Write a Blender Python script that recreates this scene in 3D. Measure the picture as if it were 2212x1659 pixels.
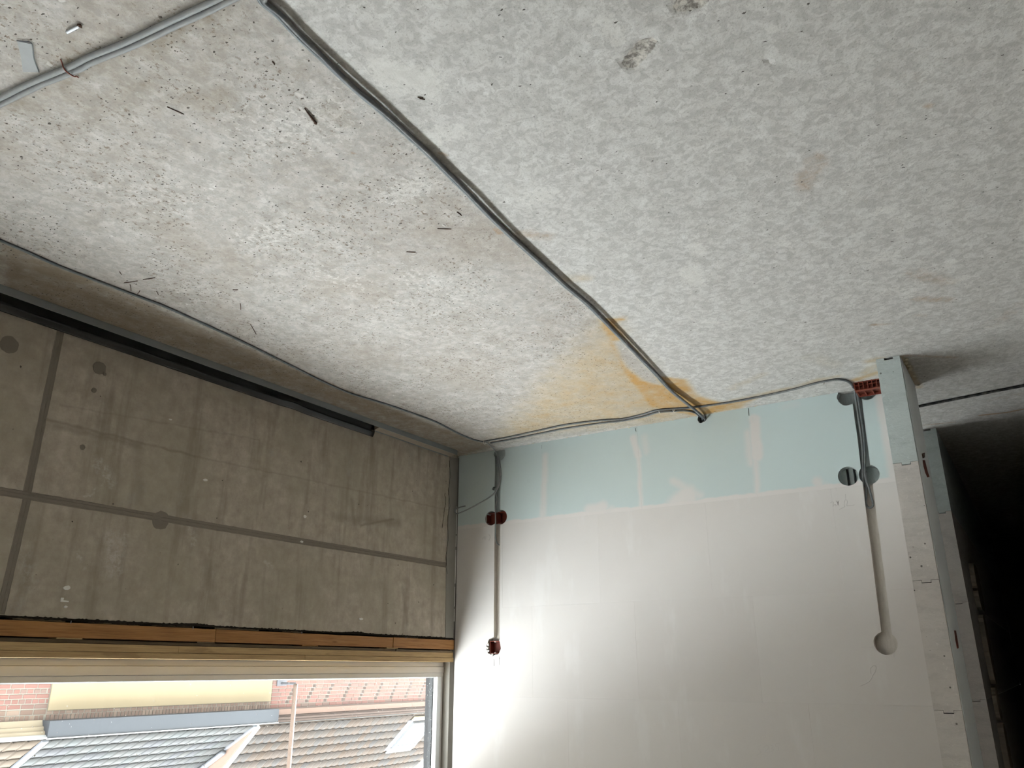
import bpy, bmesh, math, random
import numpy as np
from mathutils import Vector, Matrix
random.seed(7)
for o in list(bpy.data.objects): bpy.data.objects.remove(o)
sc = bpy.context.scene
COL = sc.collection

# ------------------------------------------------------------------ camera
# The photograph was taken (and stored) upside down: the big grey surface is the FLOOR.
# World: x towards the block wall (x = 0), y away from the window wall (y = 0), z up.
EYE = np.array([-4.157, 3.093, 1.333])
FPX, PCX, PCY = 1720.0, 1106.0, 829.5
_p = math.atan2(613.5, FPX); _a = math.radians(32.75)
_Fh = np.array([math.cos(_a), math.sin(_a), 0.]); _R = np.array([math.sin(_a), -math.cos(_a), 0.]); _Z = np.array([0., 0., 1.])
_flip = np.array([1., -1., -1.])
CF = (math.cos(_p) * _Fh + math.sin(_p) * _Z) * _flip
CU = (-math.sin(_p) * _Fh + math.cos(_p) * _Z) * _flip
CR = _R * _flip
cam = bpy.data.cameras.new('camera'); camo = bpy.data.objects.new('camera', cam); COL.objects.link(camo)
cam.sensor_fit = 'HORIZONTAL'; cam.sensor_width = 36; cam.lens = FPX / 2212 * 36
cam.clip_start = 0.05; cam.clip_end = 300
camo.matrix_world = Matrix(((CR[0], CU[0], -CF[0], EYE[0]), (CR[1], CU[1], -CF[1], EYE[1]), (CR[2], CU[2], -CF[2], EYE[2]), (0, 0, 0, 1)))
sc.camera = camo

def at(px, py, axis, val):
    """photo pixel -> point on the world plane {axis = val}"""
    d = (px - PCX) * CR + FPX * CF - (py - PCY) * CU
    return EYE + d * ((val - EYE[axis]) / d[axis])
def fl(px, py, z=0.0): return at(px, py, 2, z)
def bw(px, py, x=0.0): return at(px, py, 0, x)
def ww(px, py, y=0.0): return at(px, py, 1, y)

# ------------------------------------------------------------------ light
world = bpy.data.worlds.new('overcast_sky'); sc.world = world; world.use_nodes = True
bg = world.node_tree.nodes['Background']
# overcast sky: luminance rises from the horizon to the zenith as (1 + 2 sin h) / 3
_wt = world.node_tree; _tc = _wt.nodes.new('ShaderNodeTexCoord'); _sp = _wt.nodes.new('ShaderNodeSeparateXYZ'); _wt.links.new(_tc.outputs['Generated'], _sp.inputs[0])
_mp = _wt.nodes.new('ShaderNodeMapRange'); _mp.inputs['From Min'].default_value = 0; _mp.inputs['From Max'].default_value = 1; _mp.inputs['To Min'].default_value = 1 / 3; _mp.inputs['To Max'].default_value = 1
_wt.links.new(_sp.outputs[2], _mp.inputs['Value'])
_sk = _wt.nodes.new('ShaderNodeMath'); _sk.operation = 'MULTIPLY'; _sk.inputs[1].default_value = 17.0; _wt.links.new(_mp.outputs[0], _sk.inputs[0])
bg.inputs[0].default_value = (0.935, 0.968, 1.0, 1); _wt.links.new(_sk.outputs[0], bg.inputs[1])
sc.cycles.max_bounces = 6; sc.cycles.diffuse_bounces = 4; sc.cycles.glossy_bounces = 2; sc.cycles.transmission_bounces = 2; sc.cycles.transparent_max_bounces = 6
sc.cycles.adaptive_threshold = .02; sc.cycles.caustics_reflective = False; sc.cycles.caustics_refractive = False
sc.view_settings.view_transform = 'Standard'; sc.view_settings.look = 'None'
sc.view_settings.gamma = 1.0; sc.view_settings.use_curve_mapping = False
sc.view_settings.exposure = 1.22

# room sizes
RX0, RY1, RH = -6.0, 4.15, 2.5      # main room
WZ0, WZ1 = 1.30, 2.09               # window opening
WX0 = -3.35                          # left end of the window strip
WO = -.165                           # outer face of the window wall

# ------------------------------------------------------------------ material helper
class NT:
    def __init__(s, name, rough=.85, spec=.3, metal=0.):
        s.m = bpy.data.materials.new(name); s.m.use_nodes = True
        s.t = s.m.node_tree; s.b = s.t.nodes['Principled BSDF']
        s.b.inputs['Roughness'].default_value = rough; s.b.inputs['Specular IOR Level'].default_value = spec
        s.b.inputs['Metallic'].default_value = metal
        s._pos = None
    def put(s, sock, v):
        if isinstance(v, bpy.types.NodeSocket): s.t.links.new(v, sock)
        elif v is not None: sock.default_value = v
    def pos(s):
        if s._pos is None: s._pos = s.t.nodes.new('ShaderNodeNewGeometry').outputs['Position']
        return s._pos
    def objc(s): return s.t.nodes.new('ShaderNodeTexCoord').outputs['Object']
    def rnd(s): return s.t.nodes.new('ShaderNodeObjectInfo').outputs['Random']
    def attr(s, n):
        a = s.t.nodes.new('ShaderNodeAttribute'); a.attribute_name = n; return a.outputs['Fac']
    def vmul(s, v, k):
        n = s.t.nodes.new('ShaderNodeVectorMath'); n.operation = 'MULTIPLY'; s.put(n.inputs[0], v); n.inputs[1].default_value = k; return n.outputs[0]
    def vm(s, op, a, b=None, out=0):
        n = s.t.nodes.new('ShaderNodeVectorMath'); n.operation = op; s.put(n.inputs[0], a)
        if b is not None: s.put(n.inputs[1], b)
        return n.outputs[out]
    def vscale(s, a, k):
        n = s.t.nodes.new('ShaderNodeVectorMath'); n.operation = 'SCALE'; s.put(n.inputs[0], a); s.put(n.inputs['Scale'], k); return n.outputs[0]
    def sep(s, v):
        n = s.t.nodes.new('ShaderNodeSeparateXYZ'); s.put(n.inputs[0], v); return n.outputs
    def noise(s, scale, detail=4, rough=.6, vec=None, color=False, dist=0.):
        n = s.t.nodes.new('ShaderNodeTexNoise'); s.put(n.inputs['Vector'], vec if vec is not None else s.pos())
        n.inputs['Scale'].default_value = scale; n.inputs['Detail'].default_value = detail; n.inputs['Roughness'].default_value = rough
        n.inputs['Distortion'].default_value = dist
        return n.outputs['Color'] if color else n.outputs['Fac']
    def vor(s, scale, vec=None, feature='F1', rand=1.):
        n = s.t.nodes.new('ShaderNodeTexVoronoi'); n.feature = feature; s.put(n.inputs['Vector'], vec if vec is not None else s.pos())
        n.inputs['Scale'].default_value = scale; n.inputs['Randomness'].default_value = rand
        return n.outputs['Distance'], n.outputs['Color']
    def ma(s, op, a, b=0., c=None, clamp=False):
        n = s.t.nodes.new('ShaderNodeMath'); n.operation = op; n.use_clamp = clamp
        s.put(n.inputs[0], a); s.put(n.inputs[1], b)
        if c is not None: s.put(n.inputs[2], c)
        return n.outputs[0]
    def mr(s, v, a, b, c=0., d=1., smooth=True):
        n = s.t.nodes.new('ShaderNodeMapRange'); n.interpolation_type = 'SMOOTHSTEP' if smooth else 'LINEAR'
        s.put(n.inputs['Value'], v); n.inputs['From Min'].default_value = a; n.inputs['From Max'].default_value = b
        n.inputs['To Min'].default_value = c; n.inputs['To Max'].default_value = d; return n.outputs[0]
    def mix(s, f, a, b, mode='MIX'):
        n = s.t.nodes.new('ShaderNodeMix'); n.data_type = 'RGBA'; n.blend_type = mode
        s.put(n.inputs[0], f)
        for i, v in ((6, a), (7, b)):
            s.put(n.inputs[i], (*v, 1) if isinstance(v, tuple) and len(v) == 3 else v)
        return n.outputs[2]
    def ramp(s, f, stops):
        n = s.t.nodes.new('ShaderNodeValToRGB'); s.put(n.inputs[0], f); e = n.color_ramp.elements
        while len(e) < len(stops): e.new(.5)
        for el, (p, c) in zip(e, stops): el.position = p; el.color = (*c, 1)
        return n.outputs[0]
    def col(s, c): s.put(s.b.inputs['Base Color'], (*c, 1) if isinstance(c, tuple) else c)
    def bump(s, h, strength=.3, dist=.01):
        n = s.t.nodes.new('ShaderNodeBump'); n.inputs['Strength'].default_value = strength; n.inputs['Distance'].default_value = dist
        s.put(n.inputs['Height'], h); s.put(s.b.inputs['Normal'], n.outputs[0])
    def cap(s, P, a, b, r, soft):
        """1 inside a capsule from a to b (world points), 0 outside"""
        a = Vector(a); b = Vector(b); ba = b - a
        pa = s.vm('SUBTRACT', P, tuple(a))
        h = s.ma('MULTIPLY', s.vm('DOT_PRODUCT', pa, tuple(ba), 1), 1 / max(ba.length_squared, 1e-9), clamp=True)
        d = s.vm('LENGTH', s.vm('SUBTRACT', pa, s.vscale(tuple(ba), h)), None, 1)
        return s.mr(d, r - soft, r + soft, 1, 0)

def simple(name, c, rough=.7, spec=.4, metal=0., var=.12, scale=30, bump=0.):
    m = NT(name, rough, spec, metal)
    f = m.noise(scale, 5, .65)
    m.col(m.mix(f, tuple(v * (1 - var) for v in c), tuple(min(1, v * (1 + var)) for v in c)))
    if bump: m.bump(m.noise(scale * 2.5, 4), bump, .004)
    return m.m

# ---- floor slab
def floor_mat():
    m = NT('concrete_floor', .82, .28)
    P = m.pos(); warm = m.attr('warm'); ochre = m.attr('ochre'); rust = m.attr('rust'); dirt_and_tone = m.attr('dirt_and_tone'); pale = m.attr('pale'); chip = m.attr('chip')
    n1 = m.noise(2.2, 5, .6); n2 = m.noise(14, 5, .68); n3 = m.noise(46, 4, .65); n4 = m.noise(150, 3, .6)
    grey = m.ramp(n2, [(.30, (0.492, 0.474, 0.447)), (.52, (0.580, 0.565, 0.539)), (.74, (0.678, 0.664, 0.637))])
    wrm = m.ramp(n2, [(.28, (.33, .29, .25)), (.5, (.45, .417, .38)), (.72, (.575, .55, .52))])
    c = m.mix(m.mr(m.ma('ADD', warm, m.ma('MULTIPLY', m.ma('SUBTRACT', n1, .5), .5)), .3, .7), grey, wrm)
    c = m.mix(m.mr(n1, .38, .66, 0, .35), c, (.545, .53, .50))
    # small curdled mottling of the cement skin: pale web between darker flakes
    web = m.noise(33, 4, .62, dist=.9)
    c = m.mix(m.mr(web, .40, .60, .42, 0), c, (.285, .27, .25))
    c = m.mix(m.mr(n3, .55, .70, 0, .45), c, (.585, .57, .545))
    c = m.mix(m.mr(n4, .54, .68, 0, .38), c, (.23, .205, .175))
    c = m.mix(m.ma('MULTIPLY', m.mr(m.noise(1.9, 4, .65), .48, .66, 0, .42), m.mr(warm, .2, .8)), c, (.33, .28, .23))
    # darker brown freckles in clusters on the window side
    clus = m.ma('MULTIPLY', m.mr(m.noise(3.3, 3, .6), .42, .56), m.mr(warm, .2, .8))
    fr = m.mr(m.noise(58, 4, .70), .565, .63)
    c = m.mix(m.ma('MULTIPLY', m.ma('MULTIPLY', fr, clus), .85), c, (.19, .15, .11))
    # pale cement blotches
    pl = m.mr(m.ma('ADD', pale, m.ma('MULTIPLY', m.ma('SUBTRACT', m.noise(52, 4, .72), .5), 2.6)), .40, .70)
    pl = m.ma('MULTIPLY', pl, m.mr(pale, .05, .3))
    c = m.mix(m.ma('MULTIPLY', pl, .55), c, (.66, .64, .60))
    d2, c2 = m.vor(11, vec=m.vm('ADD', P, m.vscale(m.noise(60, 2, .6, color=True), .02)))
    sp = m.ma('MULTIPLY', m.mr(d2, .05, .085, 1, 0), m.ma('GREATER_THAN', m.sep(c2)[0], .62))
    c = m.mix(m.ma('MULTIPLY', sp, .6), c, (.70, .69, .66))
    # ochre rust-water stains
    nn = m.ma('MULTIPLY', m.ma('SUBTRACT', m.noise(9, 4, .7), .5), .9)
    oc = m.mr(m.ma('ADD', ochre, m.ma('MULTIPLY', nn, m.mr(ochre, .02, .3))), .08, .95, smooth=False)
    c = m.mix(m.ma('MULTIPLY', oc, .95), c, m.ramp(oc, [(0, (.50, .42, .29)), (.55, (.48, .35, .18)), (1, (.46, .26, .075))]))
    ru = m.mr(m.ma('ADD', rust, m.ma('MULTIPLY', m.ma('SUBTRACT', m.noise(24, 3, .7), .5), .9)), .25, .95)
    c = m.mix(m.ma('MULTIPLY', m.ma('MULTIPLY', ru, m.mr(rust, .02, .2)), .7), c, (.34, .20, .09))
    # brown dirt and other areas toned darker brown
    di = m.mr(m.ma('ADD', dirt_and_tone, m.ma('MULTIPLY', m.ma('SUBTRACT', m.noise(17, 4, .75), .5), .8)), .18, .85)
    c = m.mix(m.ma('MULTIPLY', m.ma('MULTIPLY', di, m.mr(dirt_and_tone, .02, .2)), .8), c, (.215, .165, .108))
    # pits
    def pits(scale, rad, dens, seedoff):
        dd, cc = m.vor(scale, vec=m.vm('ADD', m.vm('MULTIPLY', pv, (1.15, .7, 1.0)), (seedoff, seedoff * .7, 0)))
        s = m.sep(cc)
        k = m.ma('MULTIPLY', rad, m.ma('POWER', s[1], 2.5))
        return m.ma('MULTIPLY', m.ma('LESS_THAN', dd, k), m.ma('LESS_THAN', s[0], dens))
    dens = m.ma('ADD', m.ma('MULTIPLY', m.mr(warm, .2, .8), m.ma('ADD', m.ma('MULTIPLY', clus, .7), .22)), .07)
    pv = m.vm('ADD', P, m.vscale(m.noise(110, 2, .6, color=True), .010))
    pt = m.ma('MAXIMUM', pits(48, .17, dens, 3.1), pits(105, .30, dens, 7.7))
    c = m.mix(m.ma('MULTIPLY', pt, .9), c, (.045, .036, .026))
    ch = m.mr(m.ma('ADD', chip, m.ma('MULTIPLY', m.ma('SUBTRACT', m.noise(45, 4, .7), .5), .5)), .4, .55)
    c = m.mix(m.ma('MULTIPLY', ch, .75), c, m.mix(m.mr(m.noise(62, 4, .7), .35, .62), (.09, .072, .055), (.56, .52, .46)))
    m.col(c)
    h = m.ma('ADD', m.ma('MULTIPLY', n3, .6), m.ma('MULTIPLY', m.noise(170, 2, .7), .4))
    m.bump(h, .45, .006)
    return m.m

# ---- board-marked concrete parapet
def parapet_mat():
    m = NT('cast_concrete', .78, .3)
    P = m.pos()
    n1 = m.noise(2.6, 5, .62); n2 = m.noise(16, 6, .7)
    st = m.noise(7, 5, .62, vec=m.vmul(P, (1.6, 1.6, .16))); n2v = m.noise(16, 3, .6, color=True)
    c = m.ramp(n2, [(.28, (0.331, 0.278, 0.218)), (.52, (0.443, 0.383, 0.312)), (.75, (0.563, 0.499, 0.422))])
    c = m.mix(m.mr(n1, .38, .62, 0, .55), c, (.346, .307, .230))
    c = m.mix(m.mr(st, .50, .68, 0, .5), c, (.237, .198, .147))
    c = m.mix(m.mr(m.noise(5.5, 6, .75), .58, .72, 0, .45), c, (.40, .375, .335))
    for (x0, y0, x1, y1, r, k) in ((100, 905, 420, 985, .005, .5), (420, 985, 985, 1105, .004, .3), (120, 920, 300, 962, .010, .35), (130, 875, 560, 950, .004, .25), (300, 960, 300, 1080, .02, .3), (720, 1115, 860, 1130, .02, .35), (780, 1135, 850, 1122, .006, .6), (760, 1080, 765, 1130, .012, .45), (420, 1120, 470, 1330, .02, .25), (60, 960, 90, 1000, .02, .3), (870, 1270, 880, 1350, .012, .4), (940, 1230, 935, 1350, .02, .3)):
        c = m.mix(m.ma('MULTIPLY', m.cap(m.vm('ADD', P, m.vscale(m.vm('SUBTRACT', n2v, (.5, .5, .5)), .02)), ww(x0, y0), ww(x1, y1), r, r), k), c, (.205, .173, .128))
    # scuffed white marks low on the wall
    P2 = m.vm('ADD', P, m.vscale(m.vm('SUBTRACT', m.noise(26, 4, .7, color=True), (.5, .5, .5)), .06))
    for (x0, y0, x1, y1, r, k) in ((235, 1160, 255, 1235, .02, .55), (262, 1165, 240, 1230, .03, .45), (168, 1195, 180, 1225, .008, .6), (408, 1130, 420, 1175, .018, .5),
                                   (212, 1000, 240, 1040, .02, .75), (180, 1075, 220, 1050, .006, .8), (572, 1215, 590, 1225, .008, .6), (40, 1180, 70, 1260, .03, .3)):
        a = ww(x0, y0); b = ww(x1, y1)
        c = m.mix(m.ma('MULTIPLY', m.ma('MULTIPLY', m.cap(P2, a, b, r, r * .9), m.mr(m.noise(38, 4, .7), .42, .62)), k), c, (.56, .53, .49))
    def pits(scale, rad, dens, off, vec=None):
        dd, cc = m.vor(scale, vec=m.vm('ADD', m.vm('MULTIPLY', P, (1., 1., .8)), (off, 0, off)))
        s = m.sep(cc)
        return m.ma('MULTIPLY', m.ma('LESS_THAN', dd, m.ma('MULTIPLY', rad, m.ma('POWER', s[1], 1.5))), m.ma('LESS_THAN', s[0], dens))
    dens = m.mr(m.noise(2.1, 3), .35, .65, .22, .7); P = m.vm('ADD', P, m.vscale(m.noise(90, 2, .6, color=True), .009))
    pt = m.ma('MAXIMUM', pits(30, .17, dens, 2.2), pits(64, .24, dens, 5.1))
    c = m.mix(m.ma('MULTIPLY', pt, .9), c, (.045, .035, .026))
    m.col(c)
    m.bump(m.noise(70, 3, .7), .18, .005)
    return m.m

# ---- gypsum blocks
def gypsum_mat(name, base, raw=False):
    m = NT(name, .8, .25)
    P = m.pos(); r = m.rnd()
    n1 = m.noise(3, 4); n2 = m.noise(28, 5, .65)
    lo = tuple(v * k_ for v, k_ in zip(base, (.94, .925, .915))); hi = tuple(min(1, v * 1.04) for v in base)
    c = m.mix(m.ma('ADD', m.ma('MULTIPLY', n1, .6), m.ma('MULTIPLY', r, .4)), lo, hi)
    blue = base[2] > base[0]
    if raw:
        sc_ = m.noise(16, 6, .75, vec=m.vmul(P, (1., .55, 1.6)))
        c = m.mix(m.mr(sc_, .42, .70, 0, .55), c, tuple(v * .72 for v in base))
        c = m.mix(m.mr(m.noise(52, 5, .7), .58, .72, 0, .6), c, tuple(min(1, v * 1.25) for v in base))
        dd, cc = m.vor(30); s = m.sep(cc)
        pt = m.ma('MULTIPLY', m.ma('LESS_THAN', dd, m.ma('MULTIPLY', .13, s[1])), m.ma('LESS_THAN', s[0], .35))
        c = m.mix(m.ma('MULTIPLY', pt, .8), c, (.07, .06, .05))
        m.bump(m.ma('SUBTRACT', m.ma('ADD', sc_, m.ma('MULTIPLY', m.noise(80, 4, .7), .5)), pt), .55, .006)
    else:
        if blue:
            # white filler smeared over the head joints and the bed joint
            P2 = m.vm('ADD', P, m.vscale(m.vm('SUBTRACT', m.noise(11, 4, .6, color=True), (.5, .5, .5)), .028))
            msk = m.mr(m.sep(P2)[2], .462, .474)
            W = [(1178, 985, 1172, 1125, .016, .010, .75), (1368, 945, 1378, 985, .016, .008, .85), (1378, 985, 1386, 1100, .009, .008, .85), (1392, 945, 1396, 975, .014, .012, .5),
                 (1615, 935, 1622, 1000, .014, .012, .75), (1630, 905, 1635, 985, .022, .008, .95), (1632, 985, 1636, 1070, .011, .010, .9),
                 (1460, 1095, 1485, 1072, .045, .016, .9), (1455, 1040, 1512, 1070, .016, .012, .7), (1275, 1105, 1300, 1098, .03, .012, .9), (1285, 1120, 1320, 1105, .02, .012, .9),
                 (1765, 1040, 1772, 1060, .018, .01, .9), (1785, 1052, 1800, 1058, .012, .01, .8), (1075, 1142, 1120, 1138, .012, .012, .6), (1012, 1150, 1060, 1140, .014, .012, .7),
                 (1903, 860, 1938, 1060, .020, .010, .95), (1880, 1060, 1938, 1050, .02, .014, .9), (1690, 880, 1720, 875, .012, .012, .25)]
            for (x0, y0, x1, y1, rr, so, k) in W:
                msk = m.ma('MAXIMUM', msk, m.ma('MULTIPLY', m.cap(P2, bw(x0, y0), bw(x1, y1), rr * 1.3, so * 1.6), k))
            c = m.mix(msk, c, (.66, .62, .595))
            c = m.mix(m.mr(m.noise(6, 6, .7), .60, .75, 0, .2), c, (.42, .50, .50))
        else:
            c = m.mix(m.mr(m.noise(4.5, 5, .65), .55, .72, 0, .22), c, (.60, .56, .53))
            c = m.mix(m.mr(m.noise(2.4, 4, .6, vec=m.vmul(P, (1, 2.2, .7))), .56, .68, 0, .25), c, (.73, .715, .70))
        dd, cc = m.vor(9); s = m.sep(cc)
        sp = m.ma('MULTIPLY', m.ma('LESS_THAN', dd, m.ma('MULTIPLY', .022, s[1])), m.ma('LESS_THAN', s[0], .3))
        c = m.mix(m.ma('MULTIPLY', sp, .7), c, (.16, .14, .13))
        m.bump(m.ma('ADD', n2, m.ma('MULTIPLY', m.noise(7, 3), .8)), .10, .004)
    m.col(c); return m.m

def wood_mat(name, a, b, dark, sc_=1.0):
    m = NT(name, .7, .3)
    P = m.vm('ADD', m.pos(), m.vscale((3.7, 1.3, 9.1), m.rnd()))
    w = m.noise(9 * sc_, 6, .65, vec=m.vmul(P, (.35, 4, 9)), dist=.6)
    g = m.noise(60 * sc_, 4, .6, vec=m.vmul(P, (.12, 3, 6)))
    c = m.mix(m.mr(w, .3, .7), a, b)
    c = m.mix(m.mr(g, .47, .66, 0, .7), c, dark)
    k = m.noise(3.2, 3, .6, vec=m.vmul(P, (1.3, 4, 6)))
    c = m.mix(m.mr(k, .62, .72, 0, .8), c, dark)
    m.col(m.mix(m.ma('MULTIPLY', m.rnd(), .25), c, dark)); m.bump(g, .15, .003); return m.m

def cable_mat(name, c, rough=.5):
    m = NT(name, rough, .4)
    m.col(m.mix(m.mr(m.noise(30, 5, .7), .4, .75, 0, .35), c, (.40, .38, .34))); return m.m

MT = {}
MT['floor'] = floor_mat(); MT['parapet'] = parapet_mat()
MT['blue'] = gypsum_mat('blue_gypsum', (.53, .61, .605)); MT['white'] = gypsum_mat('white_gypsum', (.63, .60, .575))
MT['blue_raw'] = gypsum_mat('blue_gypsum_sawn', (.50, .555, .545), True); MT['white_raw'] = gypsum_mat('white_gypsum_sawn', (.589, .552, .520), True)
def cut_mat():
    m = NT('cut_gypsum', .9, .15)
    n = m.noise(36, 5, .7, vec=m.vmul(m.pos(), (1, 2.5, .7)))
    z = m.mr(m.sep(m.pos())[2], .47, .49)
    c = m.mix(z, m.mix(n, (.26, .295, .285), (.50, .54, .525)), m.mix(n, (.44, .40, .345), (.66, .615, .56)))
    m.col(c); m.bump(n, .4, .004); return m.m
MT['cut'] = cut_mat()
MT['plaster'] = simple('plaster', (.80, .765, .715), .85, .2, var=.08, scale=6)
MT['skim'] = simple('pale_filler_skim', (.72, .755, .765), .8, .2, var=.07, scale=5)
MT['rough_wall'] = simple('bare_concrete', (.30, .28, .25), .9, .2, var=.2, scale=5)
MT['dark_wall'] = simple('unlit_blockwork', (.10, .09, .075), .95, .1, var=.3, scale=8)  # darkness of the unlit hall put into the wall colour
MT['ceiling'] = simple('concrete_ceiling', (.76, .715, .65), .9, .2, var=.1, scale=4)
MT['cable_grey'] = cable_mat('grey_sheath', (.215, .225, .23)); MT['cable_dark'] = cable_mat('dark_sheath', (.11, .118, .125)); MT['cable_pale'] = cable_mat('pale_grey_sheath', (.225, .23, .23)); MT['cable_mid'] = cable_mat('blue_grey_sheath', (.125, .145, .155)); MT['cable_black'] = cable_mat('black_sheath', (.025, .027, .03))
MT['pine'] = wood_mat('orange_pine', (.46, .235, .085), (.37, .17, .055), (.20, .085, .028))
MT['spruce'] = wood_mat('yellow_spruce', (0.537, 0.375, 0.181), (0.463, 0.306, 0.138), (0.312, 0.194, 0.088))
MT['ply'] = wood_mat('brown_plywood', (.20, .145, .085), (.15, .105, .06), (.07, .05, .03), 2)
MT['black_gap'] = simple('gap_black', (.018, .014, .010), .95, .1, var=.4, scale=60, bump=.5)  # black standing in for gap shade; also used on seam and cracks
MT['pvc'] = simple('grey_pvc', (.62, .60, .575), .5, .4, var=.03, scale=4)
MT['pvc_lit'] = simple('lit_pvc', (.72, .73, .73), .45, .4, var=.03, scale=4)  # lighter copy of the frame PVC for the sky-lit side
MT['gasket'] = simple('black_rubber', (0.006, 0.006, 0.007), .6, .3, var=.2, scale=40)
MT['red'] = simple('oxide_red_plastic', (.20, .045, .027), .5, .4, var=.18, scale=22)
MT['red_dark'] = simple('dark_red_plastic', (.135, .028, .016), .55, .35, var=.25, scale=30)
MT['galv'] = simple('galvanised_steel', (.30, .325, .33), .42, .5, .35, var=.1, scale=16)
MT['film'] = simple('black_film', (.012, .012, .012), .22, .5, var=.3, scale=9, bump=.25)
MT['mortar'] = simple('beige_mortar', (.38, .33, .27), .9, .2, var=.15, scale=30, bump=.4)
MT['grey_mortar'] = simple('grey_mortar', (.22, .19, .155), .9, .2, var=.12, scale=22, bump=.3)
MT['mortar_strip'] = simple('smooth_mortar', (.27, .255, .225), .85, .2, var=.15, scale=12, bump=.2)
MT['foam'] = simple('pale_foam', (.62, .56, .43), .9, .2, var=.15, scale=30, bump=.5)
MT['white_plastic'] = simple('white_plastic', (.72, .70, .66), .5, .4, var=.05)
MT['pencil'] = simple('pencil_grey', (.30, .285, .27), .8, .1, var=.1)
MT['pencil_faint'] = simple('faint_pencil', (.56, .53, .51), .8, .1, var=.05)
MT['rust'] = simple('rusty_iron', (.085, .045, .028), .8, .3, var=.4, scale=90)
MT['steel'] = simple('bright_steel', (.40, .41, .42), .4, .5, .6, var=.1)
MT['tape'] = simple('grey_tape', (.27, .275, .27), .5, .4, var=.12, scale=40)
MT['zinc'] = simple('slate_grey_zinc', (0.031, 0.035, 0.041), .55, .3, .0, var=.06, scale=2)
MT['yellow'] = simple('cream_yellow_render', (.205, .168, .108), .9, .05, var=.06, scale=1.5)
MT['cream'] = simple('cream_paint', (0.245, 0.206, 0.146), .8, .2, var=.14, scale=5)
MT['umber'] = simple('brown_painted_wood', (0.107, 0.075, 0.061), .7, .3, var=.15, scale=3)
MT['pinkwood'] = simple('pink_painted_fascia', (0.136, 0.084, 0.062), .7, .3, var=.06, scale=3)
MT['lead'] = simple('lead_sheet', (0.083, 0.085, 0.094), .6, .3, .0, var=.15, scale=6)
MT['pale_lead'] = simple('pale_aluminium', (0.100, 0.102, 0.105), .6, .2, 0., var=.1, scale=6)
MT['lip'] = simple('white_gutter_lip', (0.302, 0.312, 0.312), .5, .4, var=.04)
MT['stone_mortar'] = simple('pale_brick_mortar', (0.177, 0.164, 0.138), .95, .1, var=.12, scale=15)
MT['pole'] = simple('weathered_pole', (.085, .058, .043), .7, .2, .0, var=.2, scale=14)
MT['skyglass'] = simple('skylight_glass', (.55, .60, .62), .06, .9, .75, var=.03)
MT['ground'] = simple('street_paving', (.26, .255, .25), .95, .1, var=.15, scale=1)
MT['outer'] = simple('outer_render', (.40, .38, .35), .95, .1, var=.08, scale=1)
def rnd_mat(name, stops, rough=.8, scale=26, k=.25):
    m = NT(name, rough, .06)
    c = m.ramp(m.rnd(), stops)
    m.col(m.mix(m.ma('MULTIPLY', m.noise(scale, 4, .65), k), c, (.06, .045, .038))); return m.m
MT['brick'] = rnd_mat('red_brick', [(0, (0.149, 0.075, 0.062)), (.4, (0.173, 0.088, 0.073)), (.8, (0.139, 0.075, 0.065)), (1, (0.134, 0.095, 0.080))])
MT['brick_dark'] = rnd_mat('dark_brick', [(0, (0.054, 0.038, 0.032)), (1, (0.070, 0.050, 0.043))])
MT['brick_brown'] = rnd_mat('buff_brown_brick', [(0, (0.156, 0.106, 0.082)), (.5, (0.129, 0.087, 0.068)), (1, (0.194, 0.144, 0.112))])
MT['tile_grey'] = rnd_mat('grey_roof_tile', [(0, (0.031, 0.034, 0.034)), (.5, (0.035, 0.035, 0.034)), (1, (0.030, 0.031, 0.034))], .6, 8, .15)
MT['tile_brown'] = rnd_mat('brown_roof_tile', [(0, (0.041, 0.030, 0.022)), (.35, (0.043, 0.034, 0.028)), (.7, (0.038, 0.034, 0.030)), (1, (0.034, 0.032, 0.031))], .7, 10, .22)
MT['tile_pale'] = rnd_mat('buff_roof_tile', [(0, (0.052, 0.040, 0.029)), (1, (0.056, 0.044, 0.034))], .7, 10, .18)

def glass_mat():
    m = NT('window_glass'); t = m.t
    out = t.nodes['Material Output']; t.nodes.remove(m.b)
    tr = t.nodes.new('ShaderNodeBsdfTransparent'); tr.inputs[0].default_value = (.93, .95, .945, 1)
    gl = t.nodes.new('ShaderNodeBsdfGlossy'); gl.inputs['Roughness'].default_value = .02
    tl = t.nodes.new('ShaderNodeBsdfTranslucent'); tl.inputs[0].default_value = (.9, .9, .88, 1)
    ge = t.nodes.new('ShaderNodeNewGeometry')
    cs = m.ma('ABSOLUTE', m.vm('DOT_PRODUCT', ge.outputs['Incoming'], ge.outputs['Normal'], 1))
    fr = m.ma('ADD', m.ma('MULTIPLY', m.ma('POWER', m.ma('SUBTRACT', 1., cs), 5.), .5), .03, clamp=True)   # Schlick, per face
    mx = t.nodes.new('ShaderNodeMixShader'); t.links.new(fr, mx.inputs[0]); t.links.new(tr.outputs[0], mx.inputs[1]); t.links.new(gl.outputs[0], mx.inputs[2])
    # thin even dust film
    mx2 = t.nodes.new('ShaderNodeMixShader'); mx2.inputs[0].default_value = .0035; t.links.new(mx.outputs[0], mx2.inputs[1]); t.links.new(tl.outputs[0], mx2.inputs[2])
    t.links.new(mx2.outputs[0], out.inputs[0]); return m.m
MT['glass'] = glass_mat()

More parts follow.
